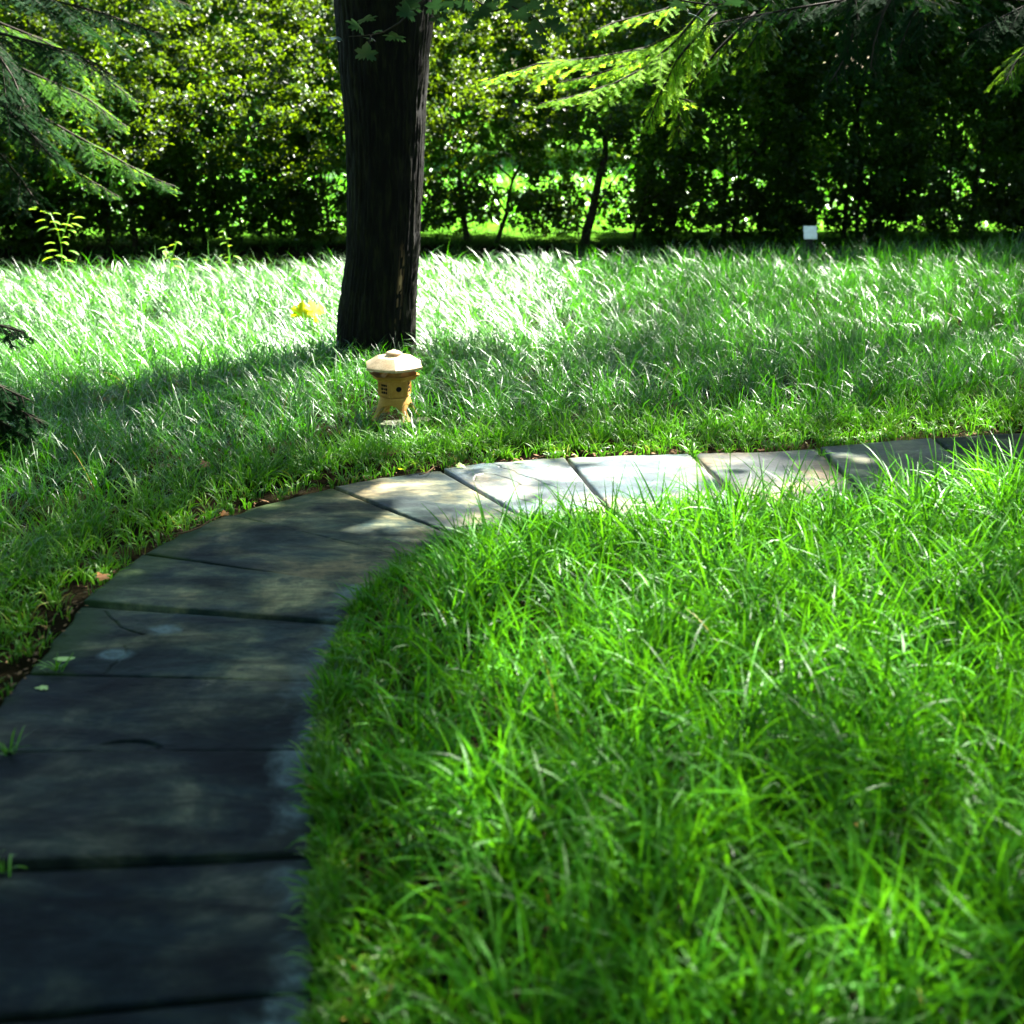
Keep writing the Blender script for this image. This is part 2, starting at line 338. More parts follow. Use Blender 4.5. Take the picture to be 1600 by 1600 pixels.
# ------------------------------------------------------------ grass
def blades(P, az, L, lean, bend, w, S, rnd, twist=1.):
    n = len(P); T = np.linspace(0, 1, S+1); prof = np.interp(T, [0, .2, .55, .8, 1], [.6, 1, .9, .6, .04])
    pos = np.zeros((n, S+1, 3)); pos[:, 0] = P; h = np.stack([np.cos(az), np.sin(az)], 1); side = np.zeros((n, S+1, 3))
    tw0 = RNG.uniform(-.6, .6, n)*twist; tw1 = RNG.normal(0, .8, n)*twist; p = pos[:, 0].copy()
    curl = RNG.normal(0, .25, n)
    for k in range(S+1):
        th = lean+bend*T[k]**1.4; az2 = az+curl*T[k]; hh = np.stack([np.cos(az2), np.sin(az2)], 1)
        if k:
            ds = L/S; d = np.concatenate([hh*np.sin(th)[:, None], np.cos(th)[:, None]], 1); p = p+d*ds[:, None]; p[:, 2] = np.maximum(p[:, 2], .006+.01*T[k]); pos[:, k] = p
        hs = np.stack([-hh[:, 1], hh[:, 0], np.zeros(n)], 1); nn = np.concatenate([-hh*np.cos(th)[:, None], np.sin(th)[:, None]], 1)
        a = tw0+tw1*T[k]; side[:, k] = hs*np.cos(a)[:, None]+nn*np.sin(a)[:, None]
    wd = (w[:, None]*prof[None, :])[:, :, None]*.5
    V = np.stack([pos-side*wd, pos+side*wd], 2).reshape(-1, 3)
    base = (np.arange(n)*(2*(S+1)))[:, None]; q = np.arange(S)[None, :]*2
    F = np.stack([base+q, base+q+1, base+q+3, base+q+2], 2).reshape(-1, 4)
    return V, F, np.repeat(rnd, 2*(S+1)), np.tile(np.repeat(T, 2), n)
class Grass:
    def __init__(s): s.V = []; s.F = []; s.r = []; s.t = []; s.n = 0
    def add(s, *a):
        V, F, r, t = blades(*a); s.V.append(V); s.F.append(F+s.n); s.r.append(r); s.t.append(t); s.n += len(V)
    def build(s, name, mat): return mesh_np(name, np.vstack(s.V), np.vstack(s.F), mat, None, dict(rnd=np.concatenate(s.r), t=np.concatenate(s.t)), smooth=True)
def expand(C, Lc, nb, spread, seed_az=None):
    """tuft centres -> blade bases, azimuths"""
    idx = np.repeat(np.arange(len(C)), nb); n = len(idx)
    az = RNG.uniform(0, 2*pi, n); rr = spread*np.sqrt(RNG.uniform(0, 1, n))
    P = np.zeros((n, 3)); P[:, :2] = C[idx]+np.stack([np.cos(az), np.sin(az)], 1)*rr[:, None]
    return idx, P, az+RNG.normal(0, .5, n), Lc[idx]
def scatter(x0, x1, y0, y1, dens):
    n = int((x1-x0)*(y1-y0)*dens); return np.stack([RNG.uniform(x0, x1, n), RNG.uniform(y0, y1, n)], 1)
def in_view(C, mx=.55, extra=.9): return np.abs(C[:, 0]) < C[:, 1]*.37+extra
INPOLY = np.vstack([CI, [[8, 5.6], [8, -1.2]]])
# island of grass inside the bend
C = scatter(-.6, 4.6, .6, 5.7, 190); C = C[inside(C, INPOLY) & in_view(C, extra=.7)]; d = dist_poly(C, CI)
keep = RNG.uniform(0, 1, len(C)) < np.where(fbm(C[:, 0]*2.2, C[:, 1]*2.2, seed=4) > .34, 1, .7); C = C[keep & (d > .015)]; d = dist_poly(C, CI)
Lc = .10+.06*sstep(.3, 1.1, C[:, 0])*sstep(4.3, 4.8, C[:, 1])+.18*sstep(.03, .45, d)*(.75+.5*fbm(C[:, 0]*1.6, C[:, 1]*1.6, seed=8)); Lc *= np.where(C[:, 1] > 3.9, 1.0, .95)
gi = Grass()
idx, P, az, L = expand(C, Lc, 13, .04); n = len(P); flow = .9*(fbm(C[:, 0]*1.3, C[:, 1]*1.3, seed=30)-.5)[idx]*4
P[:, 2] = -.015
az = az+.0; L = L*RNG.uniform(.55, 1.45, n)
tuft_r = RNG.uniform(0, .75, len(C))
ok = ~inside(P[:, :2], PATHPOLY)
a = [P, az, L, RNG.uniform(.05, .55, n), RNG.gamma(3.2, .36, n), RNG.uniform(.004, .0085, n), None, np.clip(tuft_r[idx]*.6+RNG.uniform(0, .4, n)+(RNG.uniform(0, 1, n) > .985)*.3, 0, 1)]
a = [q[ok] if q is not None else None for q in a]; gi.add(a[0], a[1], a[2], a[3], a[4], a[5], 7, a[7])
# a few tall straight seedheads/blades
C2 = C[(RNG.uniform(0, 1, len(C)) < .05) & (dist_poly(C, CI) > .1)]; n = len(C2)
gi.add(np.c_[C2, np.zeros(n)], RNG.uniform(0, 6.28, n), RNG.uniform(.26, .36, n), RNG.uniform(.05, .4, n), RNG.uniform(.3, 1.1, n), RNG.uniform(.004, .006, n), 7, RNG.uniform(.5, .95, n))
tag(gi.build('grass', G['grass_in']), 'long bright green grass filling the inside of the path bend, blurred in the foreground', 'grass', kind='stuff')
# lawn beyond the path: three rings by length and distance
def lawn_edge(x): return 10.75+.17*(np.asarray(x)+4)
TRUNK = np.array([-.74, 7.97]); LANT = np.array([-.545, 6.40])
def outside_pts(C): return ~inside(C, PATHPOLY) & ~inside(C, INPOLY) & (np.hypot(*(C-TRUNK).T) > .25) & (np.hypot(*(C-LANT).T) > .10)
C = scatter(-6.2, 7.2, 3.0, 12.8, 96); C = np.vstack([C, scatter(-3.6, 4.5, 3, 8.5, 50)]); C = C[outside_pts(C) & in_view(C, extra=.9)]; d = dist_poly(C, CO); C = C[(d > .30) & (C[:, 1] < lawn_edge(C[:, 0])+RNG.normal(0, .12, len(C)))]; d = dist_poly(C, CO)
Lc = (.07+.14*sstep(.2, .75, d))*(.7+.6*fbm(C[:, 0]*1.1, C[:, 1]*1.1, seed=14)); Lc *= 1-.38*np.exp(-(np.hypot(*(C-LANT-[0, -.12]).T)/.3)**2)
gb = Grass(); idx, P, az, L = expand(C, Lc, 15, .045); n = len(P); P[:, 2] = -.01
big = 1+.4*sstep(8, 13, C[:, 1])[idx]
L = L*RNG.uniform(.55, 1.5, n); bnd = (sstep(7.4, 8.4, C[:, 1])*sstep(.9, -.3, C[:, 0]))[idx]
lod = bnd*(RNG.uniform(0, 1, n) < .55); az = np.where(lod > .4, radians(133)+RNG.normal(0, .75, n)+.4*np.sin(C[idx, 0]*2.3+C[idx, 1]), az+.6*np.sin(C[idx, 0]*2))
gb.add(P, az, L, RNG.uniform(.05, .5, n)+.25*lod, np.minimum(RNG.gamma(4.5, .33, n), np.where(lod > .5, .95, 9))*(1-.42*sstep(.2, 1.6, C[idx, 0]))*(1-.25*sstep(6.6, 5.8, C[idx, 1])), RNG.uniform(.0026, .0050, n)*big*(1+.35*bnd), 4, np.clip(RNG.uniform(0, .7, len(C))[idx]*.6+RNG.uniform(0, .45, n)+(RNG.uniform(0, 1, n) > .985)*.3, 0, 1), .45)
tag(gb.build('grass', G['grass_back']), 'long arching lawn grass between the path and the hedge, pale with glare under the trees', 'grass', kind='stuff')
C = scatter(-7, 8, 10.6, 14.4, 34); C = C[C[:, 1] > lawn_edge(C[:, 0])-.2]; n = len(C); gs = Grass(); idx, P, az, L = expand(C, np.full(n, .10), 7, .05); n = len(P)
gs.add(P, az, L*RNG.uniform(.5, 1.6, n), RNG.uniform(.1, .8, n), RNG.gamma(3, .3, n), RNG.uniform(.004, .007, n), 3, RNG.uniform(0, .6, n))
tag(gs.build('grass', G['grass_shade']), 'short thin grass at the foot of the hedge, coloured dark for the hedge shadow', 'grass', kind='stuff')
# short yellow-tipped turf along the outer and inner edges
C = scatter(-2.8, 4.6, 1.4, 7.3, 470); do = dist_poly(C, CO); di = dist_poly(C, CI); io = outside_pts(C); ii = inside(C, INPOLY)
C = C[((io & (do < .45) & (do > .004+.014*RNG.uniform(0, 1, len(C)))) | (ii & (di < .22) & (di > .008))) & in_view(C, extra=.9)]
do = np.minimum(dist_poly(C, CO), dist_poly(C, CI)); Lc = .035+.11*sstep(0, .45, do)
ge = Grass(); idx, P, az, L = expand(C, Lc, 8, .02); n = len(P); P[:, 2] = -.012
ok = ~inside(P[:, :2], PATHPOLY); L = L*RNG.uniform(.6, 1.5, n); rr = np.clip(RNG.uniform(0, .6, len(C))[idx]+RNG.uniform(-.1, .5, n)*(1-sstep(.1, .45, do)[idx]*.5), 0, 1)
q = [P[ok], az[ok], L[ok], RNG.uniform(.1, .8, n)[ok], RNG.gamma(3, .28, n)[ok], RNG.uniform(.003, .005, n)[ok], 4, rr[ok]]
ge.add(*q)
k = RNG.uniform(3, 21, 1000); A = crom(INN, k); B = crom(INN, k+.02); tdir = B-A; tdir /= np.linalg.norm(tdir, axis=1)[:, None]; nin = np.stack([tdir[:, 1], -tdir[:, 0]], 1); C = A+nin*RNG.uniform(.01, .05, 1000)[:, None]
idx = np.repeat(np.arange(1000), 7); n = len(idx); P = np.zeros((n, 3)); P[:, :2] = C[idx]+RNG.normal(0, .01, (n, 2)); P[:, 2] = -.01; az = np.arctan2(-nin[idx, 1], -nin[idx, 0])+RNG.normal(0, 1.9, n)
ge.add(P, az, RNG.uniform(.03, .10, n)*(.5+fbm(C[idx, 0]*6, C[idx, 1]*6, seed=3)), RNG.uniform(.0, .7, n), RNG.gamma(3, .33, n), RNG.uniform(.004, .0075, n), 4, np.clip(RNG.uniform(0, .6, n)+.1, 0, 1))
tag(ge.build('grass', G['grass_edge']), 'short yellow tipped turf fringe growing along both edges of the stone path', 'grass', kind='stuff')
# sunlit lawn behind the hedge
C = scatter(-8, 9, 14.6, 30, 50); n = len(C); gf = Grass()
gf.add(np.c_[C, np.full(n, -.01)], RNG.uniform(0, 6.28, n), RNG.uniform(.12, .26, n), RNG.uniform(0, .5, n), RNG.uniform(.4, 1.6, n), RNG.uniform(.016, .034, n), 2, RNG.uniform(.2, .95, n))
tag(gf.build('grass', G['grass_back']), 'sunlit lawn glimpsed through the gaps low in the hedge', 'grass', kind='stuff')
# litter along the outer edge
def litter():
    m = MB(); r = random.Random(5)
    for i in range(700):
        k = r.uniform(6, 19.5); p = crom(OUT, np.array([k]))[0]; q = crom(INN, np.array([k]))[0]; n = (p-q)/np.linalg.norm(p-q)
        c = Vector((*(p+n*abs(r.gauss(0, .03))+np.array([r.gauss(0, .01), r.gauss(0, .01)])), r.uniform(0, .012))); a = r.uniform(0, pi); s = r.uniform(.004, .014)
        u = Vector((cos(a), sin(a), r.uniform(-.3, .3)))*s; w = Vector((-sin(a), cos(a), r.uniform(-.5, .5)))*s*r.uniform(.15, .6)
        m.poly([c-u, c+w, c+u, c-w*.8])
    tag(m.build('leaf_litter', G['dry'], smooth=False), 'thin line of brown leaf litter between the turf and the path stones', 'leaf litter', kind='stuff')
litter()

# ------------------------------------------------------------ leaves
def leaf_cloud(name, centers, size, mat, parent, nrm_bias=(0, -.2, .7), jitter=1., rnd=None, aspect=.5, label=None, kind='stuff'):
    """many folded leaves as one mesh: every leaf two triangles with a crease"""
    n = len(centers); nr = RNG.normal(0, jitter, (n, 3)) + np.array(nrm_bias); nr /= np.linalg.norm(nr, axis=1)[:, None]
    a = RNG.normal(0, 1, (n, 3)); u = np.cross(nr, a); u /= np.linalg.norm(u, axis=1)[:, None]; w = np.cross(nr, u)
    s = (np.asarray(size)*RNG.uniform(.6, 1.35, n))[:, None]; f = nr*s*.12
    V = np.stack([centers-u*s*.5, centers+w*s*aspect*.5+f-u*s*.05, centers+u*s*.5, centers-w*s*aspect*.5+f-u*s*.05], 1).reshape(-1, 3)
    b = np.arange(n)*4; F = np.concatenate([np.stack([b, b+1, b+2], 1), np.stack([b, b+2, b+3], 1)])
    r = RNG.uniform(0, 1, n) if rnd is None else rnd
    o = mesh_np(name, V, F, mat, parent, dict(rnd=np.repeat(r, 4), t=np.tile([0, .5, 1, .5], n)))
    if kind: o['kind'] = kind
    return o
def curve(a, b, n=8, sag=0, wob=0, r=random):
    a, b = Vector(a), Vector(b); L = (b-a).length; out = []
    for i in range(n):
        t = i/(n-1); out.append(a.lerp(b, t)+Vector((r.uniform(-wob, wob), r.uniform(-wob, wob), r.uniform(-wob, wob)))*L*(0 < i < n-1)+Vector((0, 0, 4*sag*L*t*(1-t))))
    return out
# ------------------------------------------------------------ hedge of shrubs
HL = ['leftmost hedge shrub, dark under the hanging conifer boughs', 'second hedge shrub from the left with small sunlit leaves on top', 'broad sunlit hedge shrub behind the tall sapling', 'yellow green sunlit hedge shrub left of the maple trunk',
      'hedge shrub directly behind the maple trunk', 'hedge shrub just right of the maple trunk with lawn showing through its foot', 'hedge shrub with a stout dark stem below the lit conifer spray', 'dark hedge shrub right of the lit conifer spray', 'dark hedge shrub behind the white plant marker', 'dark hedge shrub right of the white plant marker', 'rightmost dark hedge shrub at the shaded end of the lawn', 'dark hedge shrub past the right end of the lawn']
def hedge_y(x): return 12.75+.12*(x+5)
xs = [-6.1, -4.9, -3.75, -2.6, -1.45, -.3, .85, 2.0, 3.15, 4.3, 5.45, 6.6]
for i, x in enumerate(xs):
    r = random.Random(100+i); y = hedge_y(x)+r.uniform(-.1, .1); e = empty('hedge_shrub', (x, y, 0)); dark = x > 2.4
    tag(e, HL[i], 'shrub', 'shrubs of the hedge at the back of the lawn')
    for s in range(2):
        m = MB(); bx = r.uniform(-.4, .4); by = r.uniform(.0, .4); rad = r.uniform(.018, .035)
        if i == 6 and s == 0: bx, by, rad = W(912, 390, Y=y-.2).x-x, -.2, .05
        top = (bx+r.uniform(-.35, .35), by+r.uniform(-.2, .2), r.uniform(.9, 1.2) if x < 2.4 else r.uniform(1.5, 2.1)); pts = curve((bx, by, -.05), top, 8, 0, .018, r); m.tube(pts, [rad*(1-.6*t/7) for t in range(8)], 7)
        for b in range(5):
            p = pts[r.randint(2, 6)]; q = p+Vector((r.uniform(-.5, .5), r.uniform(-.4, .3), r.uniform(.25, .6))); m.tube(curve(p, q, 5, 0, .03, r), [.011, .009, .008, .006, .004], 5)
        m.build('stem', G['twig'], e)
    slope = float(np.clip((2.4-x)/1.5, 0, 1))
    nc = 480 if abs(x) < 5.6 else 300; cx = RNG.uniform(-.75, .75, nc); cz = .15+2.6*RNG.uniform(0, 1, nc)**.9; dep = RNG.uniform(0, 1, nc)**1.7
    bulge = .25*(fbm((cx+x)*1.5, cz*1.5, seed=40)-.5)
    front = -.45-.15*np.clip(cz, 0, 1)+bulge*1.6+slope*np.maximum(cz-1.2, 0)*1.35
    cy = front+dep*1.0
    nz = fbm((cx+x)*2.0, cz*2.6, seed=41); lowlim = (.95, .45, .3)[0 if 4 <= i <= 6 else (1 if i > 6 else 2)]
    thin = (.38 if 4 <= i <= 6 else (.45 if i > 6 else .6))
    hole = (cz < lowlim+.25*(nz-.5)) & (nz > (.44 if 4 <= i <= 6 else .52))
    keep = ~(hole & (RNG.uniform(0, 1, nc) > thin))
    keep &= ~((cz < .5) & (RNG.uniform(0, 1, nc) > (.5 if 4 <= i <= 6 else .8)))
    ns_ = 48 if 4 <= i <= 6 else 110; cx = np.concatenate([cx, RNG.uniform(-.8, .8, ns_)]); cz = np.concatenate([cz, RNG.uniform(.04, .50, ns_)]); cy = np.concatenate([cy, RNG.uniform(-.1, .5, ns_)]); keep = np.concatenate([keep, np.ones(ns_, bool)])
    cx, cy, cz = cx[keep], cy[keep], cz[keep]; per = 50; rad = RNG.uniform(.07, .15, len(cx))
    D = RNG.normal(0, 1, (len(cx), per, 3)); D /= np.linalg.norm(D, axis=2)[:, :, None]; D *= RNG.uniform(.3, 1, (len(cx), per, 1))*rad[:, None, None]*np.array([1.15, 1.0, .8])
    P = (np.stack([cx, cy, cz], 1)[:, None]+D).reshape(-1, 3); cr = np.repeat(RNG.uniform(0, .6, len(cx)), per)+RNG.uniform(0, .4, len(P))
    leaf_cloud('foliage', P, .043, G['hedge_shade' if dark else 'hedge'], e, (0, -.25, .8), .8, cr.clip(0, 1), .6)
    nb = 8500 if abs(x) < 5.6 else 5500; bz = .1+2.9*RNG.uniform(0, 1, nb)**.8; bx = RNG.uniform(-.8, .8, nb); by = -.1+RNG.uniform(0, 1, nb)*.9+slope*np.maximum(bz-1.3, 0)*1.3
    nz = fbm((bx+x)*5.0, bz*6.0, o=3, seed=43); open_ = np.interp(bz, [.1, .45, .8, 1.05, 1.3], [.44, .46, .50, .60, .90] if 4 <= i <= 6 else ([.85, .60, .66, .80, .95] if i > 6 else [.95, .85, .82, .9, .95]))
    k = nz < open_; leaf_cloud('inner_foliage', np.stack([bx, by, bz], 1)[k], .085, G['hedge_shade'], e, (0, -.2, .5), .9, None, .62)  # inner leaves carry the shade of the interior in their colour
# tall trees added beyond the far lawn to block low sky light
for k, x in enumerate([-15, -9, -3, 3.5, 10, 17]):
    e = empty('added_far_tree', (x, 28.5, 0)); tag(e, ['added sky-blocking tree at the left beyond the hedge', 'added sky-blocking tree behind the left part of the hedge', 'added sky-blocking tree behind the maple trunk', 'added sky-blocking tree behind the gap in the middle of the hedge', 'added sky-blocking tree behind the dark right part of the hedge', 'added sky-blocking tree at the right beyond the hedge'][k], 'tree', 'tall trees added to block low sky beyond the lawn')
    m = MB(); m.tube(curve((0, 0, -.1), (.2, .1, 8), 8, 0, .01), [.25-.025*q for q in range(8)], 10); m.build('trunk', G['bark'], e)
    nb = 4200; th = RNG.uniform(0, 2*pi, nb); zz = .8+8.7*RNG.uniform(0, 1, nb); rr = 3.7*np.sqrt(np.clip(1-((zz-4.8)/4.9)**2, .05, 1))*RNG.uniform(.6, 1, nb)*(.75+.5*fbm(th*2, zz, seed=k+9))
    leaf_cloud('crown', np.stack([rr*np.cos(th), rr*np.sin(th)*.6, zz], 1), .38, G['canopy'], e, (0, 0, .6), .8, None, .75)
# bushes across the sunlit lawn beyond
FL = ['far sunlit bush seen low through the left of the hedge', 'far bright bush seen behind the maple trunk', 'far yellow green bush glowing through the hedge right of the trunk', 'far sunlit bush behind the thick hedge stem', 'far bush behind the dark right part of the hedge', 'far bush at the right end behind the hedge']
for i, x in enumerate([-11, -6.5, -1.8, 2.6, 7.2, 12]):
    r = random.Random(i+50); e = empty('far_bush', (x, 24+r.uniform(-1, 2), 0)); tag(e, FL[i], 'bush', 'sunlit bushes beyond the hedge')
    m = MB()
    for s in range(3): m.tube(curve((r.uniform(-.3, .3), 0, -.1), (r.uniform(-1.4, 1.4), r.uniform(-.5, .5), 2.6), 6, 0, .04, r), [.08, .07, .06, .05, .04, .02], 7)
    m.build('stem', G['twig'], e)
    nc = 170; th = RNG.uniform(0, 2*pi, nc); ph = np.arccos(RNG.uniform(-.1, 1, nc)); rr = RNG.uniform(.6, 1, nc)
    cc = np.stack([2.9*rr*np.sin(ph)*np.cos(th), 1.7*rr*np.sin(ph)*np.sin(th), .4+3.3*rr*np.cos(ph)], 1); cc[:, 2] = np.maximum(cc[:, 2], .25)
    P = (cc[:, None]+RNG.normal(0, .24, (nc, 42, 3))).reshape(-1, 3); leaf_cloud('foliage', P, .13, G['far'], e, (0, -.2, .7), .8, None, .55)

# ------------------------------------------------------------ the maple: trunk, boughs, crown, nearby leaf twigs
maple = empty('maple_tree', (TRUNK[0], TRUNK[1], 0)); tag(maple, 'tall maple with a thick dark furrowed trunk standing behind the stone lantern', 'tree')
rows = [(560, 519, 650), (540, 525, 649), (500, 527, 650), (450, 533, 652), (400, 540, 655), (300, 543, 660), (200, 539, 665), (150, 535, 667), (80, 528, 673), (0, 521, 681)]
zl = []; 
for py, l, rr in rows: a, b = W(l, py, Y=7.97), W(rr, py, Y=7.97); zl.append((a.z, (a.x+b.x)/2-TRUNK[0], (b.x-a.x)/2*.985))
zl = [(-.1, zl[0][1], zl[0][2]+.05)]+zl+[(2.8, zl[-1][1]+.02, .27), (4.2, zl[-1][1]+.1, .23), (5.6, zl[-1][1]+.15, .16)]
def trunk():
    na = 190; z = np.concatenate([np.linspace(-.1, 2.3, 300), np.linspace(2.33, 5.6, 30)]); Z = np.array(zl)
    cxz = np.interp(z, Z[:, 0], Z[:, 1]); rz = np.interp(z, Z[:, 0], Z[:, 2]); a = np.linspace(0, 2*pi, na, endpoint=False)
    A, ZZ = np.meshgrid(a, z); R = rz[:, None]*np.ones_like(A)
    wv = .35*(fbm(A*3, ZZ*1.6, seed=81)-.5)*6; ca, sa = np.cos(A+wv*.05), np.sin(A+wv*.05)
    f1 = vnoise(ca*15, sa*15, ZZ*4.0, 83); f2 = vnoise(ca*30, sa*30, ZZ*12.0, 84); f3 = fbm(ca*40, sa*40, ZZ*40, 3, 85)
    ridge = np.abs(f1-.5)*2; ridge2 = np.abs(f2-.5)*2
    R = R + .011*np.sqrt(ridge)+.007*np.sqrt(ridge2)+.003*f3-.012 + .012*np.cos(5*A+1)*np.exp(-ZZ/.35)*np.clip(1, 0, 1)
    V = np.stack([cxz[:, None]+R*np.cos(A), R*np.sin(A), ZZ], 2).reshape(-1, 3)
    i, j = np.meshgrid(np.arange(na), np.arange(len(z)-1)); b = j*na+i; c = j*na+(i+1) % na
    F = np.stack([b.ravel(), c.ravel(), (c+na).ravel(), (b+na).ravel()], 1)
    da = (A-radians(-52)+pi) % (2*pi)-pi
    sc = np.exp(-(da/.06)**2)*sstep(.12, .25, ZZ)*sstep(.7, .45, ZZ)*2.0*(fbm(A*40, ZZ*9, seed=5) > .56)  # brown streaks low on one side of the trunk
    mesh_np('trunk', V, F, G['bark'], maple, dict(base_streak=sc.ravel().clip(0, 2)), smooth=True)
trunk()
def boughs(parent, base, tips, mat, r0=.1, name='bough'):
    for tp in tips:
        m = MB(); rr = random.Random(int(tp[0]*100)); pts = curve(base, tp, 9, .05, .03, rr); m.tube(pts, [r0*(1-.75*k/8) for k in range(9)], 8)
        for b in range(6):
            p = pts[rr.randint(3, 8)]; q = p+Vector((rr.uniform(-1.2, 1.2), rr.uniform(-1.2, 1.2), rr.uniform(-.1, .8))); m.tube(curve(p, q, 5, .05, .04, rr), [.03, .025, .02, .014, .008], 6)
        m.build(name, mat, parent)
# unseen trees added at the sides and behind the camera to cut sky light
for k, (x, y, lab) in enumerate([(-8.5, 5.5, 'unseen sky-blocking tree at the left side of the garden'), (-8, -1.5, 'unseen sky-blocking tree behind and left of the camera'), (-4, -7, 'unseen sky-blocking tree behind the path'), (1.5, -8, 'unseen sky-blocking tree straight behind the camera'), (6.5, -6, 'unseen sky-blocking tree behind and right of the camera'), (9.5, .5, 'unseen sky-blocking tree at the right side of the garden'), (10.5, 6.5, 'unseen sky-blocking tree right of the lawn')]):
    e = empty('sky_block_tree', (x, y, 0)); tag(e, lab, 'tree', 'unseen trees added to block sky light'); m = MB(); m.tube(curve((0, 0, -.1), (.2, .1, 6.5), 8, 0, .01), [.2-.02*q for q in range(8)], 10); m.build('trunk', G['bark'], e)
    nb = 5200; th = RNG.uniform(0, 2*pi, nb); zz = .3+7.2*RNG.uniform(0, 1, nb); rr = 2.6*np.sqrt(np.clip(1-((zz-3.4)/4.4)**2, .05, 1))*RNG.uniform(.55, 1, nb)*(.75+.5*fbm(th*2, zz, seed=k))
    leaf_cloud('crown', np.stack([rr*np.cos(th), rr*np.sin(th), zz], 1), .26, G['canopy'], e, (0, 0, .6), .8, None, .7)
# ---- canopy over the garden. Leaves are placed along the sun line to cast a chosen pattern of shade
trees = {'maple': (maple, TRUNK)}
def off_tree(key, x, y, label, h=6.0, r=.2):  # unseen tree added to carry shading leaves
    e = empty('unseen_shade_tree', (x, y, 0)); tag(e, label, 'tree', 'unseen trees added to carry the shading crowns'); m = MB(); rr = random.Random(int(x*10))
    m.tube(curve((0, 0, -.1), (rr.uniform(-.2, .2), rr.uniform(-.2, .2), h), 10, 0, .01, rr), [r*(1.15-.07*k) for k in range(10)], 14); m.build('trunk', G['bark'], e); trees[key] = (e, np.array([x, y])); return e
off_tree('right', 6.6, 9.0, 'unseen shade tree right of the lawn, its crown set to darken the end of the hedge')
off_tree('near_left', -3.6, 2.2, 'unseen shade tree added left of the path, beside the camera')
off_tree('near_right', 4.2, 1.0, 'unseen shade tree added right of the grass island, beside the camera')
off_tree('behind', -.9, -4.2, 'unseen shade tree added behind the camera')
off_tree('far_right', 8.8, 13.0, 'unseen shade tree added at the far right corner behind the hedge', 11.0)
hx, hy = sdir.x/sdir.z, sdir.y/sdir.z
def light_through(g):
    """chosen share of sun at each ground point; crown leaves are placed to match (world metres)"""
    x, y = g[:, 0], g[:, 1]; T = np.full(len(g), .004)
    outm = 1.0*~inside(g, PATHPOLY)
    def up(t): np.maximum(T, t, out=T)
    up(.34*sstep(5.0, 6.3, y+.25*x)*outm*sstep(4.6, 3.8, x)*(1-.3*np.exp(-((x+1.35)/.5)**2-((y-7.3)/.5)**2)))
    up(.16*outm*(y < 7))
    up(1.0*sstep(6.3, 8.3, y-.3*np.clip(x, -2, 2))*sstep(1.4, -.1, x))
    up(.42*sstep(6.2, 7.2, y)*sstep(-.2, .8, x)*sstep(5.8, 3.6, x)*sstep(12.2, 11.0, y))
    up(.22*sstep(6.3, 6.9, y)*sstep(0, .5, x)*sstep(4.6, 3.4, x))
    isl = inside(g, INPOLY)*sstep(.02, .12, dist_poly(g, CI)) if len(g) < 4e5 else 0
    up(isl*np.interp(y, [1.6, 2.4, 3.2, 4.0, 5.2], [.26, .33, .44, .54, .60])*sstep(-.9, .4, x))
    up(1.0*np.exp(-((x-.46)/.76)**4-((y-5.35)/.62)**4)); up(.5*np.exp(-((x+.2)/.25)**4-((y-5.2)/.3)**4))
    up(.9*np.exp(-((x+.58)/.24)**4-((y-6.15)/.35)**4))
    T = np.where((y > 11.2), T*np.clip(2.2*vnoise(x*1.8, y*1.8, seed=17)-.38, 0, 1), T)
    T[(y > 11.3) & (x > 1.0)] = .006
    mk = np.exp(-((x-2.3)/.3)**4-((y-11.8)/.3)**4); T = np.maximum(T, mk)
    T[(y > 14.5) & (x < 6)] = 1
    lump = vnoise(x*2.2, y*2.2, seed=91)-.5; T = np.clip(T**(1+np.where(T < .06, .2, np.where(isl > .5, .28, 1.0))*lump), 0, 1)
    return T
def canopy():
    s = .20; area = .4*s*s*.72; n = int(14*17*5.9/area); g = np.stack([RNG.uniform(-5.5, 8.5, n), RNG.uniform(-2, 15, n)], 1)
    want = -np.log(np.clip(light_through(g), .003, .999))/5.9
    T = light_through(g); fine = (T > .08) & (T < .8) & (g[:, 1] < 11.2); k = RNG.uniform(0, 1, n) < want; g = g[k]; fine = fine[k]
    g = np.concatenate([g, g[fine]+RNG.normal(0, .12, (fine.sum(), 2)), g[fine]+RNG.normal(0, .12, (fine.sum(), 2))]); sz = np.concatenate([np.where(fine, .115, s), np.full(2*fine.sum(), .115)]); fine = sz < .15; n = len(g)
    h = np.where(fine, RNG.uniform(8.5, 12.5, n), RNG.uniform(3.4, 6.2, n))
    P = np.stack([g[:, 0]+hx*h, g[:, 1]+hy*h, h], 1)
    keys = list(trees); D = np.stack([np.hypot(P[:, 0]-trees[q][1][0], P[:, 1]-trees[q][1][1]) for q in keys], 1); D[:, 0] -= 2.0; own = D.argmin(1)
    for i, q in enumerate(keys):
        Q = P[own == i]
        if not len(Q): continue
        e, t = trees[q]; Q = Q-np.array([t[0], t[1], 0]); leaf_cloud('crown', Q, sz[own == i], G['canopy'], e, (0, 0, 1.4), .5, None, .8)
        sel = Q[RNG.integers(0, len(Q), 5)]; boughs(e, (0, 0, 4.3 if q == 'maple' else 4.0), [tuple(v) for v in sel], G['bark'], .07)
canopy()
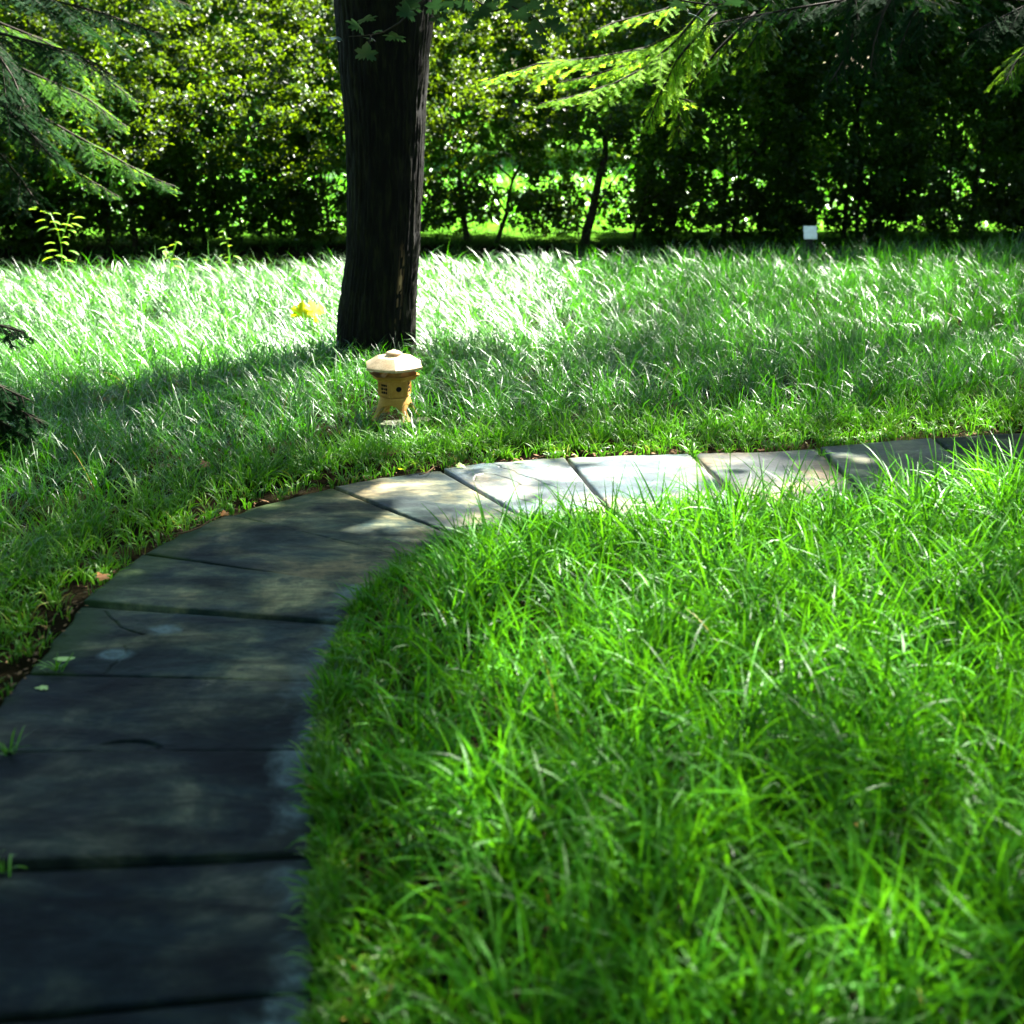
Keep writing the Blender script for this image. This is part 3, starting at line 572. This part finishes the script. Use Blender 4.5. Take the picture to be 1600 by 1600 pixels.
def sky_block_canopy():
    # extra unseen leaves added behind and beside the view to block the sky
    n = 26000; g = np.stack([RNG.uniform(-13, 14, n), RNG.uniform(-13, 14, n)], 1); h = RNG.uniform(3.6, 7.5, n)
    k = ~((g[:, 0] > -5.3) & (g[:, 0] < 8.4) & (g[:, 1] > -1.9)); k &= ~((g[:, 1] > 6.0) & (g[:, 0] < -4)); g, h = g[k], h[k]; P = np.stack([g[:, 0]+hx*h, g[:, 1]+hy*h, h], 1)
    P = P[~((np.abs(P[:, 0]) < .37*P[:, 1]+.6) & (P[:, 2] < 2.3))]
    keys = list(trees); D = np.stack([np.hypot(P[:, 0]-trees[q][1][0], P[:, 1]-trees[q][1][1]) for q in keys], 1); D[:, 0] += 50; own = D.argmin(1)
    for i, q in enumerate(keys):
        Q = P[own == i]
        if len(Q): e, t = trees[q]; leaf_cloud('sky_block_crown', Q-np.array([t[0], t[1], 0]), .36, G['canopy'], e, (0, 0, 1.2), .6, None, .8)
sky_block_canopy()
MAPLE = []
for ang, rad in [(-90, .12), (-70, .42), (-48, .30), (-40, .62), (-28, .50), (-20, .72), (-6, .68), (8, .50), (14, .60), (24, .88), (36, .74), (44, .82), (56, .50), (62, .66), (72, .80), (80, .84), (90, 1.12)]:
    MAPLE.append((ang, rad))
mo = [(cos(radians(a))*r, sin(radians(a))*r) for a, r in MAPLE]; mo = mo+[(-x, y) for x, y in mo[-2:0:-1]]
def maple_leaf_mesh(name, s, mat, droop=.18, rnd=.5, seed=0):
    r = random.Random(seed); V = [(0, 0, 0)]
    for x, y in mo:
        d = math.hypot(x, y); lob = abs(sin(2.5*math.atan2(x, y)+.0)); V.append((x*s*.55, y*s*.55, (-droop*d*d-.10*lob*d+r.uniform(-.03, .03))*s*.55))
    n = len(mo); F = np.array([[0, 1+i, 1+(i+1) % n] for i in range(n)])
    me = mesh_np(name, np.array(V), F, mat, None, dict(rnd=np.full(n+1, rnd), t=np.zeros(n+1))); return me
# leaf twigs hanging in front of the trunk: each leaf is its own part
def place_leaf(px, py, Y, size, parent, mat='maple', seed=0, pitch=None, yaw=None, name='leaf'):
    r = random.Random(seed); p = W(px, py, Y=Y); o = maple_leaf_mesh(name, size, G[mat], r.uniform(.1, .5), r.uniform(0, 1), seed)
    o.rotation_euler = (radians(pitch if pitch is not None else r.uniform(20, 75)), radians(r.uniform(-25, 25)), radians(yaw if yaw is not None else 180+r.uniform(-60, 60)))
    if parent: o.parent = parent; o.location = p-parent.location
    else: o.location = p
    return o
LV = [(527, 57, .12, 15, 100), (572, 30, .12, 25, 200), (560, 42, .13, 55, 150), (572, 86, .13, 62, 185), (618, 58, .13, 30, 170), (590, 48, .06, 20, 180), (582, 60, .07, 30, 120), (640, 6, .13, 50, 200), (636, 22, .13, 60, 160), (650, 14, .07, 20, 200), (682, 12, .14, 60, 190), (690, 30, .12, 55, 150),
      (700, 8, .13, 50, 200), (730, 42, .14, 50, 220), (752, 22, .13, 45, 200), (765, 12, .12, 60, 180), (728, 10, .12, 60, 160), (805, 8, .14, 60, 180), (812, 26, .13, 50, 200), (838, 44, .13, 55, 170), (832, 10, .12, 60, 200), (858, 20, .12, 50, 180), (862, 40, .12, 60, 200), (845, 66, .13, 65, 150), (848, 82, .06, 60, 190), (878, 48, .10, 60, 190),
      (740, -15, .14, 60, 200), (785, -10, .14, 60, 160), (660, -20, .14, 60, 160), (1120, 12, .13, 25, 190), (1088, 24, .10, 15, 170), (1145, 4, .12, 30, 200), (1060, 8, .12, 30, 160)]
for i, (px, py, s, pt, yw) in enumerate(LV): place_leaf(px, py, 6.9+random.Random(i).uniform(-.15, .2), s, maple, 'maple', i, pt, yw)
for pl in [[(760, -60), (660, 0), (625, 35), (600, 50), (580, 55), (545, 57)], [(700, -40), (735, -5), (770, 18), (800, 10), (840, 30), (860, 60)], [(580, 55), (574, 80)], [(1000, -30), (1060, 0), (1110, 8), (1150, 4)], [(760, -60), (740, -20), (735, 20)]]:
    m = MB(); m.tube([W(x, y, Y=6.93)-maple.location for x, y in pl], [.005-.003*k/len(pl) for k in range(len(pl))], 6); m.build('twig', G['twig'], maple)
m = MB(); m.tube([Vector((.1, 0, 3.0)), Vector((.35, -.5, 2.75)), W(760, -60, Y=6.93)-maple.location], [.03, .02, .006], 8); m.tube([Vector((.15, .1, 3.1)), Vector((.9, -.5, 2.5)), W(1000, -30, Y=6.93)-maple.location], [.03, .02, .006], 8); m.build('bough', G['bark'], maple)

# ------------------------------------------------------------ conifers
def spray(parent, pts, mat, width=.3, seed=0, nlen=.018, dens=1., label=None, droop=.35, name='spray'):
    """flat hemlock-like spray along pts (world): branch mesh plus its needles as a child"""
    r = random.Random(seed); pts = [Vector(p)-parent.location for p in pts]; K = 40; dense = []
    for i in range(K+1):
        f = i/K*(len(pts)-1); a = min(int(f), len(pts)-2); dense.append(pts[a].lerp(pts[a+1], f-a))
    L = sum((dense[i+1]-dense[i]).length for i in range(K)); m = MB(); m.tube(dense[::2], [.009*(1-.8*i/20)+.0015 for i in range(21)], 6)
    B = []; Dv = []; Nv = []; rn = []
    def needles(a, b, tone):
        d = b-a; l = d.length
        if l < .01: return
        d.normalize(); n = max(3, int(l/.0038*dens)); sd = d.cross(Vector((r.uniform(-.25, .25), r.uniform(-.25, .25), 1))).normalized()
        for k in range(n):
            p = a.lerp(b, k/n); sg = 1 if k % 2 else -1; B.append(p); dd = (sd*sg+d*.75+Vector((0, 0, r.uniform(-.35, .2)))).normalized(); Dv.append(dd*nlen*r.uniform(.7, 1.2)); Nv.append(d); rn.append(tone+r.uniform(-.1, .1))
    nside = int(L/.028*dens)
    for k in range(nside):
        t = k/nside; p = dense[int(t*K)]; fd = (dense[min(int(t*K)+2, K)]-dense[max(int(t*K)-1, 0)]).normalized(); sd = fd.cross(Vector((0, 0, 1))).normalized()*(1 if k % 2 else -1)
        wl = width*(1-t)**.7*min(1, .35+t*3)*r.uniform(.3, 1.3)+.03; d0 = (sd+fd*r.uniform(.7, 2.2)+Vector((0, 0, r.uniform(-.5, .25)))).normalized(); tone = r.uniform(.1, .9)
        e = p+d0*wl+Vector((0, 0, -wl*droop*r.uniform(.5, 1.4))); mid = p.lerp(e, .5)+Vector((0, 0, wl*.08)); m.tube([p, mid, e], [.0028, .002, .001], 4, False)
        needles(p, mid, tone); needles(mid, e, tone)
        ns = int(wl/.026)
        for j in range(ns):
            s = (j+.6)/ns; q = p.lerp(mid, s*2) if s < .5 else mid.lerp(e, s*2-1); s2 = d0.cross(Vector((0, 0, 1))).normalized()*(1 if j % 2 else -1)
            l2 = wl*.36*(1-s*.6)*r.uniform(.6, 1.2)+.012; d2 = (s2+d0*r.uniform(.8, 1.2)).normalized(); e2 = q+d2*l2+Vector((0, 0, -l2*droop*r.uniform(.4, 1.6))); needles(q, e2, tone)
    B = np.array(B); Dv = np.array(Dv); Nv = np.array(Nv); hw = Nv*.0032; n = len(B)
    V = np.stack([B-hw, B+hw, B+Dv+hw*.35, B+Dv-hw*.35], 1).reshape(-1, 3); b = np.arange(n)*4
    br = m.build('branch', G['twig'], parent)
    o = mesh_np('needles', V, np.stack([b, b+1, b+2, b+3], 1), mat, br, dict(rnd=np.repeat(np.clip(rn, 0, 1), 4), t=np.tile([0, 0, 1, 1], n))); o['kind'] = 'stuff'
    return br
def conifer(x, y, label, h=6., r=.13, name='conifer_tree'):
    e = empty(name, (x, y, 0)); tag(e, label, 'tree'); m = MB(); m.tube([(0, 0, z) for z in np.linspace(-.1, h, 10)], [r*(1-.07*k) for k in range(10)], 14); m.build('trunk', G['bark'], e); return e
cl = conifer(-4.75, 9.7, 'hemlock conifer at the left edge with lit boughs hanging over the lawn')
Ll = [([(-60, 60), (40, 110), (130, 150), (200, 200)], .42, 9.6, 'conifer'), ([(-60, 130), (60, 180), (160, 235), (230, 275), (275, 292)], .33, 9.3, 'conifer'), ([(-40, 20), (60, 60), (150, 110), (215, 160)], .40, 9.9, 'conifer'),
      ([(-80, 200), (0, 240), (40, 290), (60, 320)], .35, 9.2, 'conifer_shade'), ([(-80, 30), (30, 60), (110, 80), (180, 120)], .45, 9.0, 'conifer_shade'), ([(-80, -20), (40, -10), (160, 20), (255, 55)], .45, 9.2, 'conifer_shade'), ([(-80, 100), (-10, 150), (40, 200), (80, 245)], .5, 8.9, 'conifer_shade'), ([(-60, 180), (60, 230), (120, 270), (190, 310)], .22, 9.5, 'conifer'), ([(-80, -60), (60, -50), (200, -30), (300, 10)], .4, 9.3, 'conifer_shade'), ([(-80, 0), (-20, 60), (20, 120), (40, 170)], .5, 8.7, 'conifer_shade')]
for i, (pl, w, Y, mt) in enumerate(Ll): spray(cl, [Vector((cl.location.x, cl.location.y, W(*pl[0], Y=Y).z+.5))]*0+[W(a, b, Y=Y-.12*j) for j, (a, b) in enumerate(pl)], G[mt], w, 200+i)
m = MB()
for i, (pl, w, Y, mt) in enumerate(Ll): a = W(*pl[0], Y=Y); m.tube([Vector((0, 0, a.z+.25)), (a-cl.location)*.5+Vector((0, 0, a.z*.5+.22)), a-cl.location], [.025, .018, .009], 7)
m.build('bough', G['bark'], cl)
cr = conifer(4.5, 10.2, 'hemlock conifer off the right edge, its spray coloured sunlit yellow green hanging beside the maple')
Lr = [([(1085, -10), (1040, 15), (960, 35), (930, 48)], .16, 8.9, 'conifer_lit', .3), ([(1120, 20), (1010, 75), (930, 90), (840, 100), (738, 132)], .36, 8.8, 'conifer_lit', .25), ([(1110, 0), (1060, 60), (1010, 105), (960, 130), (900, 150), (830, 165)], .30, 8.7, 'conifer_lit', .3), ([(1130, 10), (1090, 70), (1060, 110), (1050, 150), (1085, 160)], .15, 8.8, 'conifer_lit', .5),
      ([(1120, 20), (1060, 90), (1030, 150), (1010, 200)], .15, 8.6, 'conifer_lit', .6), ([(1180, 20), (1120, 80), (1080, 130), (1060, 180), (1060, 225)], .2, 8.9, 'conifer', .5), ([(1110, 30), (1000, 95), (920, 120), (870, 130)], .2, 9.0, 'conifer_lit', .3),
      ([(1400, -20), (1380, 20), (1365, 70), (1360, 110)], .2, 7.6, 'conifer_shade', .5), ([(1330, -30), (1340, 30), (1320, 90), (1300, 125)], .25, 7.6, 'conifer_shade', .6), ([(1460, -30), (1350, -5), (1230, 15), (1100, 40)], .25, 7.7, 'conifer_shade', .5), ([(1680, 40), (1620, 60), (1585, 100), (1570, 130)], .22, 7.8, 'conifer', .5), ([(1000, -20), (1620, 0), (1560, 30), (1520, 50)], .3, 8.4, 'conifer_shade', .5), ([(1500, -60), (1440, -10), (1420, 40), (1400, 90)], .3, 8.8, 'conifer_shade', .5), ([(1240, -40), (1200, 10), (1180, 60), (1150, 100)], .28, 9.0, 'conifer', .5)]
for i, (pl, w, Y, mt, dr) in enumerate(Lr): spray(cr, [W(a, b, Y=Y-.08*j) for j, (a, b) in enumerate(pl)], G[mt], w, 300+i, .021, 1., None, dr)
m = MB()
for i, (pl, w, Y, mt, dr) in enumerate(Lr):
    a = W(*pl[0], Y=Y)-cr.location; m.tube([Vector((0, 0, 3.0+.1*i)), a*.5+Vector((0, 0, 2.2)), a], [.03, .02, .008], 7)
m.build('bough', G['bark'], cr)
cy = conifer(-3.15, 6.3, 'dark low conifer whose boughs poke in at the left edge beside the lawn', 1.6, .06, 'conifer_shrub')
for i, (pl, w) in enumerate([([(-120, 480), (-30, 500), (40, 520)], .16), ([(-140, 540), (-30, 590), (45, 625)], .2), ([(-120, 580), (0, 625), (65, 660)], .18), ([(-120, 600), (0, 690), (35, 760)], .2), ([(-120, 570), (-30, 640), (50, 690)], .2), ([(-130, 650), (-40, 730), (20, 800)], .2), ([(-120, 620), (-60, 660), (0, 720)], .25), ([(-130, 520), (-60, 560), (0, 610)], .22)]):
    spray(cy, [W(a, b, Y=5.7-.05*j) for j, (a, b) in enumerate(pl)], G['conifer_shade'], w, 400+i, .016, 1.6)
m = MB()
for k in range(4): m.tube([Vector((0, 0, .3+.2*k)), W(-100, 520+55*k, Y=5.7)-cy.location], [.015, .006], 6)
m.build('bough', G['bark'], cy)

# ------------------------------------------------------------ stone lantern
lan = empty('stone_lantern', (LANT[0], LANT[1], 0.0)); lan.scale = (1, 1, .91); tag(lan, 'small ochre clay pagoda lantern with a pale hexagonal roof standing in the grass', 'lantern')
PX = 1/333.
def hexring(z, R, rot, n=6, cut=0.): return [Vector((sin(rot+2*pi*k/n)*R, -cos(rot+2*pi*k/n)*R, z)) for k in range(n)]
def loft(rings, mat, name, parent, bevel=.0, close=True, smooth=False, sub=0):
    m = MB(); n = len(rings[0])
    for r_ in rings: m.v += r_
    for i in range(len(rings)-1):
        for k in range(n): m.f.append((i*n+k, i*n+(k+1) % n, (i+1)*n+(k+1) % n, (i+1)*n+k))
    if close: m.f.append(tuple(range(n))[::-1]); m.f.append(tuple((len(rings)-1)*n+k for k in range(n)))
    return m.build(name, mat, parent, smooth, bevel)
Z0 = .03
m = MB(); m.box((.11, -.03, .015), (.11, .08, .03), .5); m.box((.02, .03, -.02), (.20, .16, .02), .2); m.build('plinth', G['plinth'], lan, False, .008)
# base with four arched openings
def base_part():
    na, nz = 96, 22; V = []; F = []; zt, zb = .145, Z0
    rot = radians(-14)
    def P(i, j, inner):
        a = 2*pi*i/na; t = j/nz; z = zb+(zt-zb)*t; Rr = .103-.039*t**.75+(.010*(1-t)**6)
        Rr -= .010*inner; q = abs(cos(a*2)); sq = 1+.10*(abs(sin(2*(a)))**1.5)  # corners at the legs
        x, y = Rr*sq*cos(a+rot+pi/4*0), Rr*sq*sin(a+rot); return (x, y, z)
    for inner in (0, 1):
        for j in range(nz+1):
            for i in range(na): V.append(P(i, j, inner))
    def solid(i, j):
        a = ((i+.5)/na*4+.5) % 1-.5; t = (j+.5)/nz; hw = .385; return not (t < .80 and (abs(a)/hw)**2+(max(0, t-.35)/.33)**2 < 1)
    N = (nz+1)*na
    for j in range(nz):
        for i in range(na):
            if not solid(i, j): continue
            a, b = j*na+i, j*na+(i+1) % na; c, d = b+na, a+na; F.append((a, b, c, d)); F.append((N+d, N+c, N+b, N+a))
            for (di, dj, e) in ((1, 0, (b, c)), (-1, 0, (d, a)), (0, -1, (a, b)), (0, 1, (c, d))):
                jj = j+dj
                if jj < 0 or jj >= nz or not solid((i+di) % na, jj): p, q = e; F.append((q, p, N+p, N+q))
    m = MB(); m.v = [Vector(v) for v in V]; m.f = F; o = m.build('arched_base', G['ochre'], lan, True); return o
base_part()
loft([hexring(.139, .066, radians(-9)), hexring(.150, .066, radians(-9))], G['ochre'], 'collar', lan, .002)
RB = radians(-9)
def body():
    zb, zt, R = .150, .232, .0785; loft([hexring(zb, R, RB), hexring(zt, R, RB)], G['ochre'], 'light_box', lan, .0015)
    bx = lan.children[-1]
    for k in range(6):
        a0 = RB+2*pi*k/6; am = a0+pi/6; n = Vector((sin(am), -cos(am), 0)); tdir = Vector((cos(am), sin(am), 0)); ap = R*cos(pi/6); c = n*ap+Vector((0, 0, (zb+zt)/2)); w, h = R*.5-.004, (zt-zb)/2-.004
        m = MB()
        def pt(x, z, d): return c+tdir*x+Vector((0, 0, z))+n*d
        def frame(x0, z0, x1, z1, d):
            O = [pt(-x0, -z0, d), pt(x0, -z0, d), pt(x0, z0, d), pt(-x0, z0, d)]; I = [pt(-x1, -z1, d), pt(x1, -z1, d), pt(x1, z1, d), pt(-x1, z1, d)]; O0 = [p-n*d*1.3 for p in O]; I0 = [p-n*d*1.3 for p in I]; b = len(m.v); m.v += O+I+O0+I0
            for q in range(4):
                s = (q+1) % 4; m.f += [(b+q, b+s, b+4+s, b+4+q), (b+8+q, b+8+s, b+s, b+q), (b+4+q, b+4+s, b+12+s, b+12+q)]
        frame(w, h, w-.005, h-.006, .0026); frame(w-.009, h-.010, w-.0115, h-.0125, .0016); m.build('panel_frame', G['ochre'], lan, False)
        m = MB()
        if k % 2 == 0:   # round hole, its inner shade a flat dark disc
            m.poly([pt(cos(t)*.0135, sin(t)*.0135+.001, .0008) for t in np.linspace(0, 2*pi, 22)[:-1]]); m.build('round_opening', G['void'], lan, False)
            m = MB(); ring = [(cos(t), sin(t)) for t in np.linspace(0, 2*pi, 25)[:-1]]; b = 0
            for rr_, dd in ((.0136, .0008), (.0145, .003), (.0165, .0008)): m.v += [pt(x*rr_, z*rr_+.001, dd) for x, z in ring]
            for s in range(2):
                for q in range(24): m.f.append((s*24+q, s*24+(q+1) % 24, (s+1)*24+(q+1) % 24, (s+1)*24+q))
            m.build('opening_rim', G['ochre'], lan)
        else:            # lattice of openings, their inner shade as flat dark patches
            for ix in (-1, 0, 1):
                for iz in (-1, 0, 1):
                    rr_ = .0068 if (ix or iz) else .005; m.poly([pt(ix*.0128+cos(t)*rr_*(.8 if ix and iz else 1), iz*.019+sin(t)*rr_*1.2, .0008) for t in np.linspace(0, 2*pi, 9)[:-1]])
            m.build('lattice_opening', G['void'], lan, False)
body()
RL = radians(-38)
loft([hexring(.230, .074, RL), hexring(.233, .100, RL), hexring(.243, .103, RL), hexring(.258, .122, RL), hexring(.261, .121, RL), hexring(.248, .08, RL)], G['ochre'], 'ledge', lan, .002)
RR = radians(7)
def lip(rad, z, sag):
    out = []
    for k in range(6):
        for s in range(4):
            a0 = RR+2*pi*k/6; a1 = a0+pi/3; t = s/4; p = Vector((sin(a0), -cos(a0), 0))*rad*(1-t)+Vector((sin(a1), -cos(a1), 0))*rad*t; up = (abs(t-.5)*2)**2; out.append(p*(1-.02*(1-up))+Vector((0, 0, z+sag*up))) 
    return out
DZ = .012
loft([hexring(.245, .070, RL), hexring(.318, .070, RR)], G['ochre'], 'roof_neck', lan)
loft([lip(.070, .315, 0), lip(.120, .300, 0), lip(.138, .284+.004, .002), lip(.146, .287+.004, .003), lip(.1475, .298+.004, .004), lip(.142, .303+.004, .003), lip(.125, .316+.004, 0), lip(.096, .336+.004, 0), lip(.085, .343+.004, 0), lip(.05, .3465+.004, 0), lip(.03, .348+.004, 0)], G['roofclay'], 'roof', lan, .0, True, False)
ring = lambda R, z: [Vector((cos(2*pi*k/24)*R, sin(2*pi*k/24)*R, z+.005)) for k in range(24)]
fin = loft([ring(.038, .342), ring(.040, .347), ring(.038, .3505), ring(.030, .353), ring(.037, .356), ring(.037, .361), ring(.028, .368), ring(.014, .372), ring(.006, .377), ring(.001, .378)], G['roofclay'], 'finial', lan, 0, True, True)

# ------------------------------------------------------------ plant marker
sg = empty('plant_marker', tuple(W(1264, 385, Y=12.05)*1)[:2]+(0,)); tag(sg, 'small white plant marker on a dark stake at the foot of the hedge', 'plant marker')
c = W(1264, 364, Y=12.0); zc = c.z
m = MB(); m.box((0, -.02, zc), (.112, .004, .118), 0, radians(-28)); m.build('plate', G['plate'], sg, False, .003)
m = MB(); m.box((.003, .01, zc/2-.03), (.055, .012, zc+.02)); m.box((.003, -.002, zc-.045), (.06, .02, .04)); m.build('stake', G['black'], sg, False, .002)

# ------------------------------------------------------------ saplings at the hedge foot
def oval_leaf(base, d, up, s, w=.42):
    """returns verts/faces of a folded oval leaf"""
    d = d.normalized(); sd = d.cross(up).normalized(); nn = sd.cross(d).normalized(); V = []; F = []
    T = [0, .2, .45, .7, .9, 1]; WW = [.05, .7, 1, .8, .35, .02]
    for t, ww in zip(T, WW):
        c = base+d*s*t-Vector((0, 0, s*.35*t*t)); V += [c-sd*s*w*.5*ww+nn*s*.06*ww, c, c+sd*s*w*.5*ww+nn*s*.06*ww]
    for i in range(5):
        for k in (0, 1): a = i*3+k; F.append((a, a+1, a+4, a+3))
    return V, F
def sapling(name, label, stems, leaves, Y, size, group=None):
    p0 = W(*stems[0][0], Y=Y); e = empty(name, (p0.x, Y, 0)); tag(e, label, 'sapling', group)
    for st in stems:
        m = MB(); pts = [W(a, b, Y=Y)-e.location for a, b in st]
        if st is stems[0]: pts = [Vector((pts[0].x, 0, -.02))]+pts
        m.tube(pts, [.005-.003*k/len(pts) for k in range(len(pts))], 6); m.build('stem', G['sapling'], e)
    r = random.Random(int(p0.x*77))
    for (px, py, dx, s) in leaves:
        b = W(px, py, Y=Y)-e.location+Vector((-dx*.35*size*s, r.uniform(-.03, .03), 0)); V, F = oval_leaf(b, Vector((dx, r.uniform(-.7, .3), r.uniform(-.1, .35))), Vector((0, 0, 1)), size*s)
        mesh_np('leaf', np.array([tuple(v) for v in V]), np.array(F), G['sapling'], e, dict(rnd=np.full(len(V), r.uniform(0, 1)), t=np.zeros(len(V))), smooth=True)
sapling('sapling', 'tall leafy sapling at the left with pale oval leaves in pairs', [[(97, 420), (96, 385), (90, 360), (78, 332)], [(96, 375), (105, 350), (108, 337)]],
        [(48, 328, -1, 1.2), (58, 324, -.6, .8), (68, 331, 1, 1.1), (75, 332, 1, .8), (88, 333, 1, .8), (65, 344, -1, 1), (85, 347, 1, 1.2), (108, 336, .3, .7), (122, 341, 1, 1.2), (103, 350, 1, 1.1), (115, 350, 1, 1), (68, 355, -1, 1.1), (88, 358, -.8, 1.1), (95, 360, 1, 1), (112, 360, 1, 1.1), (98, 372, .6, .8), (82, 380, -1, 1.1), (100, 380, 1, 1), (85, 392, -1, 1.4), (113, 392, 1, 1), (92, 400, 1, 1.2), (76, 402, -1, 1.1), (105, 408, 1, 1.2)], 10.9, .085)
sapling('sapling', 'small bright sapling with two shoots left of the maple, nearer the tall one', [[(267, 425), (267, 405), (258, 388)], [(267, 410), (272, 390), (276, 378)]], [(258, 386, -1, 1.1), (256, 392, .2, 1.1), (268, 392, .2, 1.2), (274, 382, -.3, .9), (279, 378, 1, .9), (262, 402, -1, 1.0), (274, 405, 1, 1.2), (250, 418, -1, 1), (276, 416, 1, 1.2)], 10.8, .07)
sapling('sapling', 'thin yellow green shoot with a single leaf between the two small saplings', [[(323, 425), (323, 402)]], [(322, 408, .15, 1.3), (334, 420, 1, 1.1), (318, 418, -1, .8)], 10.8, .075)
sapling('sapling', 'slender sapling closest to the left of the maple trunk, leaning left', [[(360, 425), (358, 400), (356, 380), (350, 362)]], [(348, 362, -.5, .8), (345, 370, -1, .9), (354, 374, .6, .8), (352, 380, -.3, 1), (357, 387, .3, 1.1), (349, 397, -1, .9), (356, 402, -1, .9), (370, 400, 1, 1.2), (355, 410, -1, 1.1)], 11.0, .065)

# ------------------------------------------------------------ fallen leaves and small weeds
def fallen(px, py, z, s, mat, label, maple_shape=True, rot=0., tilt=8, stand=None):
    p = W(px, py, z=z)
    if maple_shape: o = maple_leaf_mesh('fallen_leaf', s, G[mat], .12, .5, int(px))
    else:
        V, F = oval_leaf(Vector((-s/2, 0, 0)), Vector((1, 0, .05)), Vector((0, 0, 1)), s, .4); o = mesh_np('fallen_leaf', np.array([(v.x, v.y, abs(v.z)*.4) for v in V]), np.array(F), G[mat], None, dict(rnd=np.full(len(V), .6), t=np.zeros(len(V))), smooth=True)
    o.location = p; o.rotation_euler = (radians(tilt), radians(4), rot); tag(o, label, 'leaf')
fallen(470, 490, .13, .16, 'yellow', 'yellow maple leaf on the bright lawn, leftmost of the cluster by the trunk', tilt=62)
fallen(492, 486, .14, .15, 'yellow', 'yellow maple leaf on the lawn, upper one beside the maple trunk', rot=.8, tilt=62)
fallen(494, 499, .12, .10, 'yellow', 'small yellow maple leaf below the pair left of the trunk', rot=2, tilt=62)
fallen(507, 484, .15, .10, 'yellow', 'yellow maple leaf nearest the left side of the maple trunk', rot=1.4, tilt=62)
fallen(101, 1030, .012, .062, 'lime', 'pale green oval leaf lying on the slab at the left path edge', False, .05)
fallen(70, 1073, .008, .045, 'lime', 'small green leaf lying below the pale oval one on the path', True, 1.9)
fallen(351, 803, .014, .045, 'orange', 'orange brown leaf at the outer path edge left of the lantern', True, .4, 25)
fallen(162, 902, .03, .055, 'orange', 'orange leaf caught in the turf at the left edge of the path', True, 1., 30)
fallen(489, 1230, .02, .035, 'orange', 'tiny orange leaf against the island grass beside the path', True, 2., 40)
fallen(626, 733, .02, .03, 'yellow', 'small yellow leaf on the litter at the path edge below the lantern', False, -.6)
fallen(322, 726, .07, .06, 'dry', 'brown dead leaf caught in the grass left of the lantern', True, .9, 40)
fallen(812, 722, .012, .05, 'lime', 'green leaf lying on top of the cracked pale slab', False, .1)
fallen(720, 728, .02, .05, 'lime', 'green leaf in the turf just above the joint beside the cracked slab', True, .3, 25)
def weed(px, py, n, L, label, mat='grass_edge', seed=0):
    p = W(px, py, z=0.); r = np.random.default_rng(seed); q = np.zeros((n, 3)); q[:, :2] = r.normal(0, .008, (n, 2)); V, F, rn, t = blades(q, r.uniform(0, 6.28, n), r.uniform(.6, 1.2, n)*L, r.uniform(.2, .9, n), r.uniform(.3, 1.3, n), r.uniform(.004, .007, n), 5, r.uniform(.4, .8, n))
    o = mesh_np('weed_tuft', V, F, G[mat], None, dict(rnd=rn, t=t), smooth=True); o.location = (p.x, p.y, 0); tag(o, label, 'weed')
weed(88, 1048, 16, .06, 'small grass tuft growing in the wide joint at the left path edge', seed=1)
weed(12, 1182, 14, .09, 'grass tuft at the far left edge of the dark foreground slabs', seed=2)
weed(8, 1362, 8, .06, 'tiny grass sprig in the joint nearest the bottom left corner', seed=3)
weed(1082, 712, 18, .09, 'yellow green weed at the outer end of the joint beside the brown wet slab', seed=4)
weed(1283, 712, 12, .06, 'small yellow weed in the joint right of the brown wet slab', seed=5)
def bent_twig():
    m = MB(); m.tube([W(x, y, z=zz) for x, y, zz in [(268, 836, .01), (292, 831, .022), (312, 824, .016), (330, 812, .03), (345, 806, .01)]], [.003, .0035, .003, .0025, .0015], 6)
    tag(m.build('fallen_twig', G['dry']), 'curved pale twig lying between turf and slab at the outer bend', 'twig')
    m = MB(); m.tube([W(x, y, z=zz) for x, y, zz in [(655, 742, .01), (668, 738, .018), (678, 730, .02), (676, 726, .01)]], [.002, .0025, .002, .0015], 6)
    tag(m.build('fallen_twig', G['dry']), 'short curled twig at the path edge below the lantern', 'twig')
    m = MB(); m.tube([W(x, y, z=zz) for x, y, zz in [(1505, 683, .03), (1530, 679, .04), (1548, 678, .03)]], [.002, .0025, .002], 6)
    tag(m.build('fallen_twig', G['dry']), 'thin straight twig on the turf edge at the right end of the path', 'twig')
bent_twig()
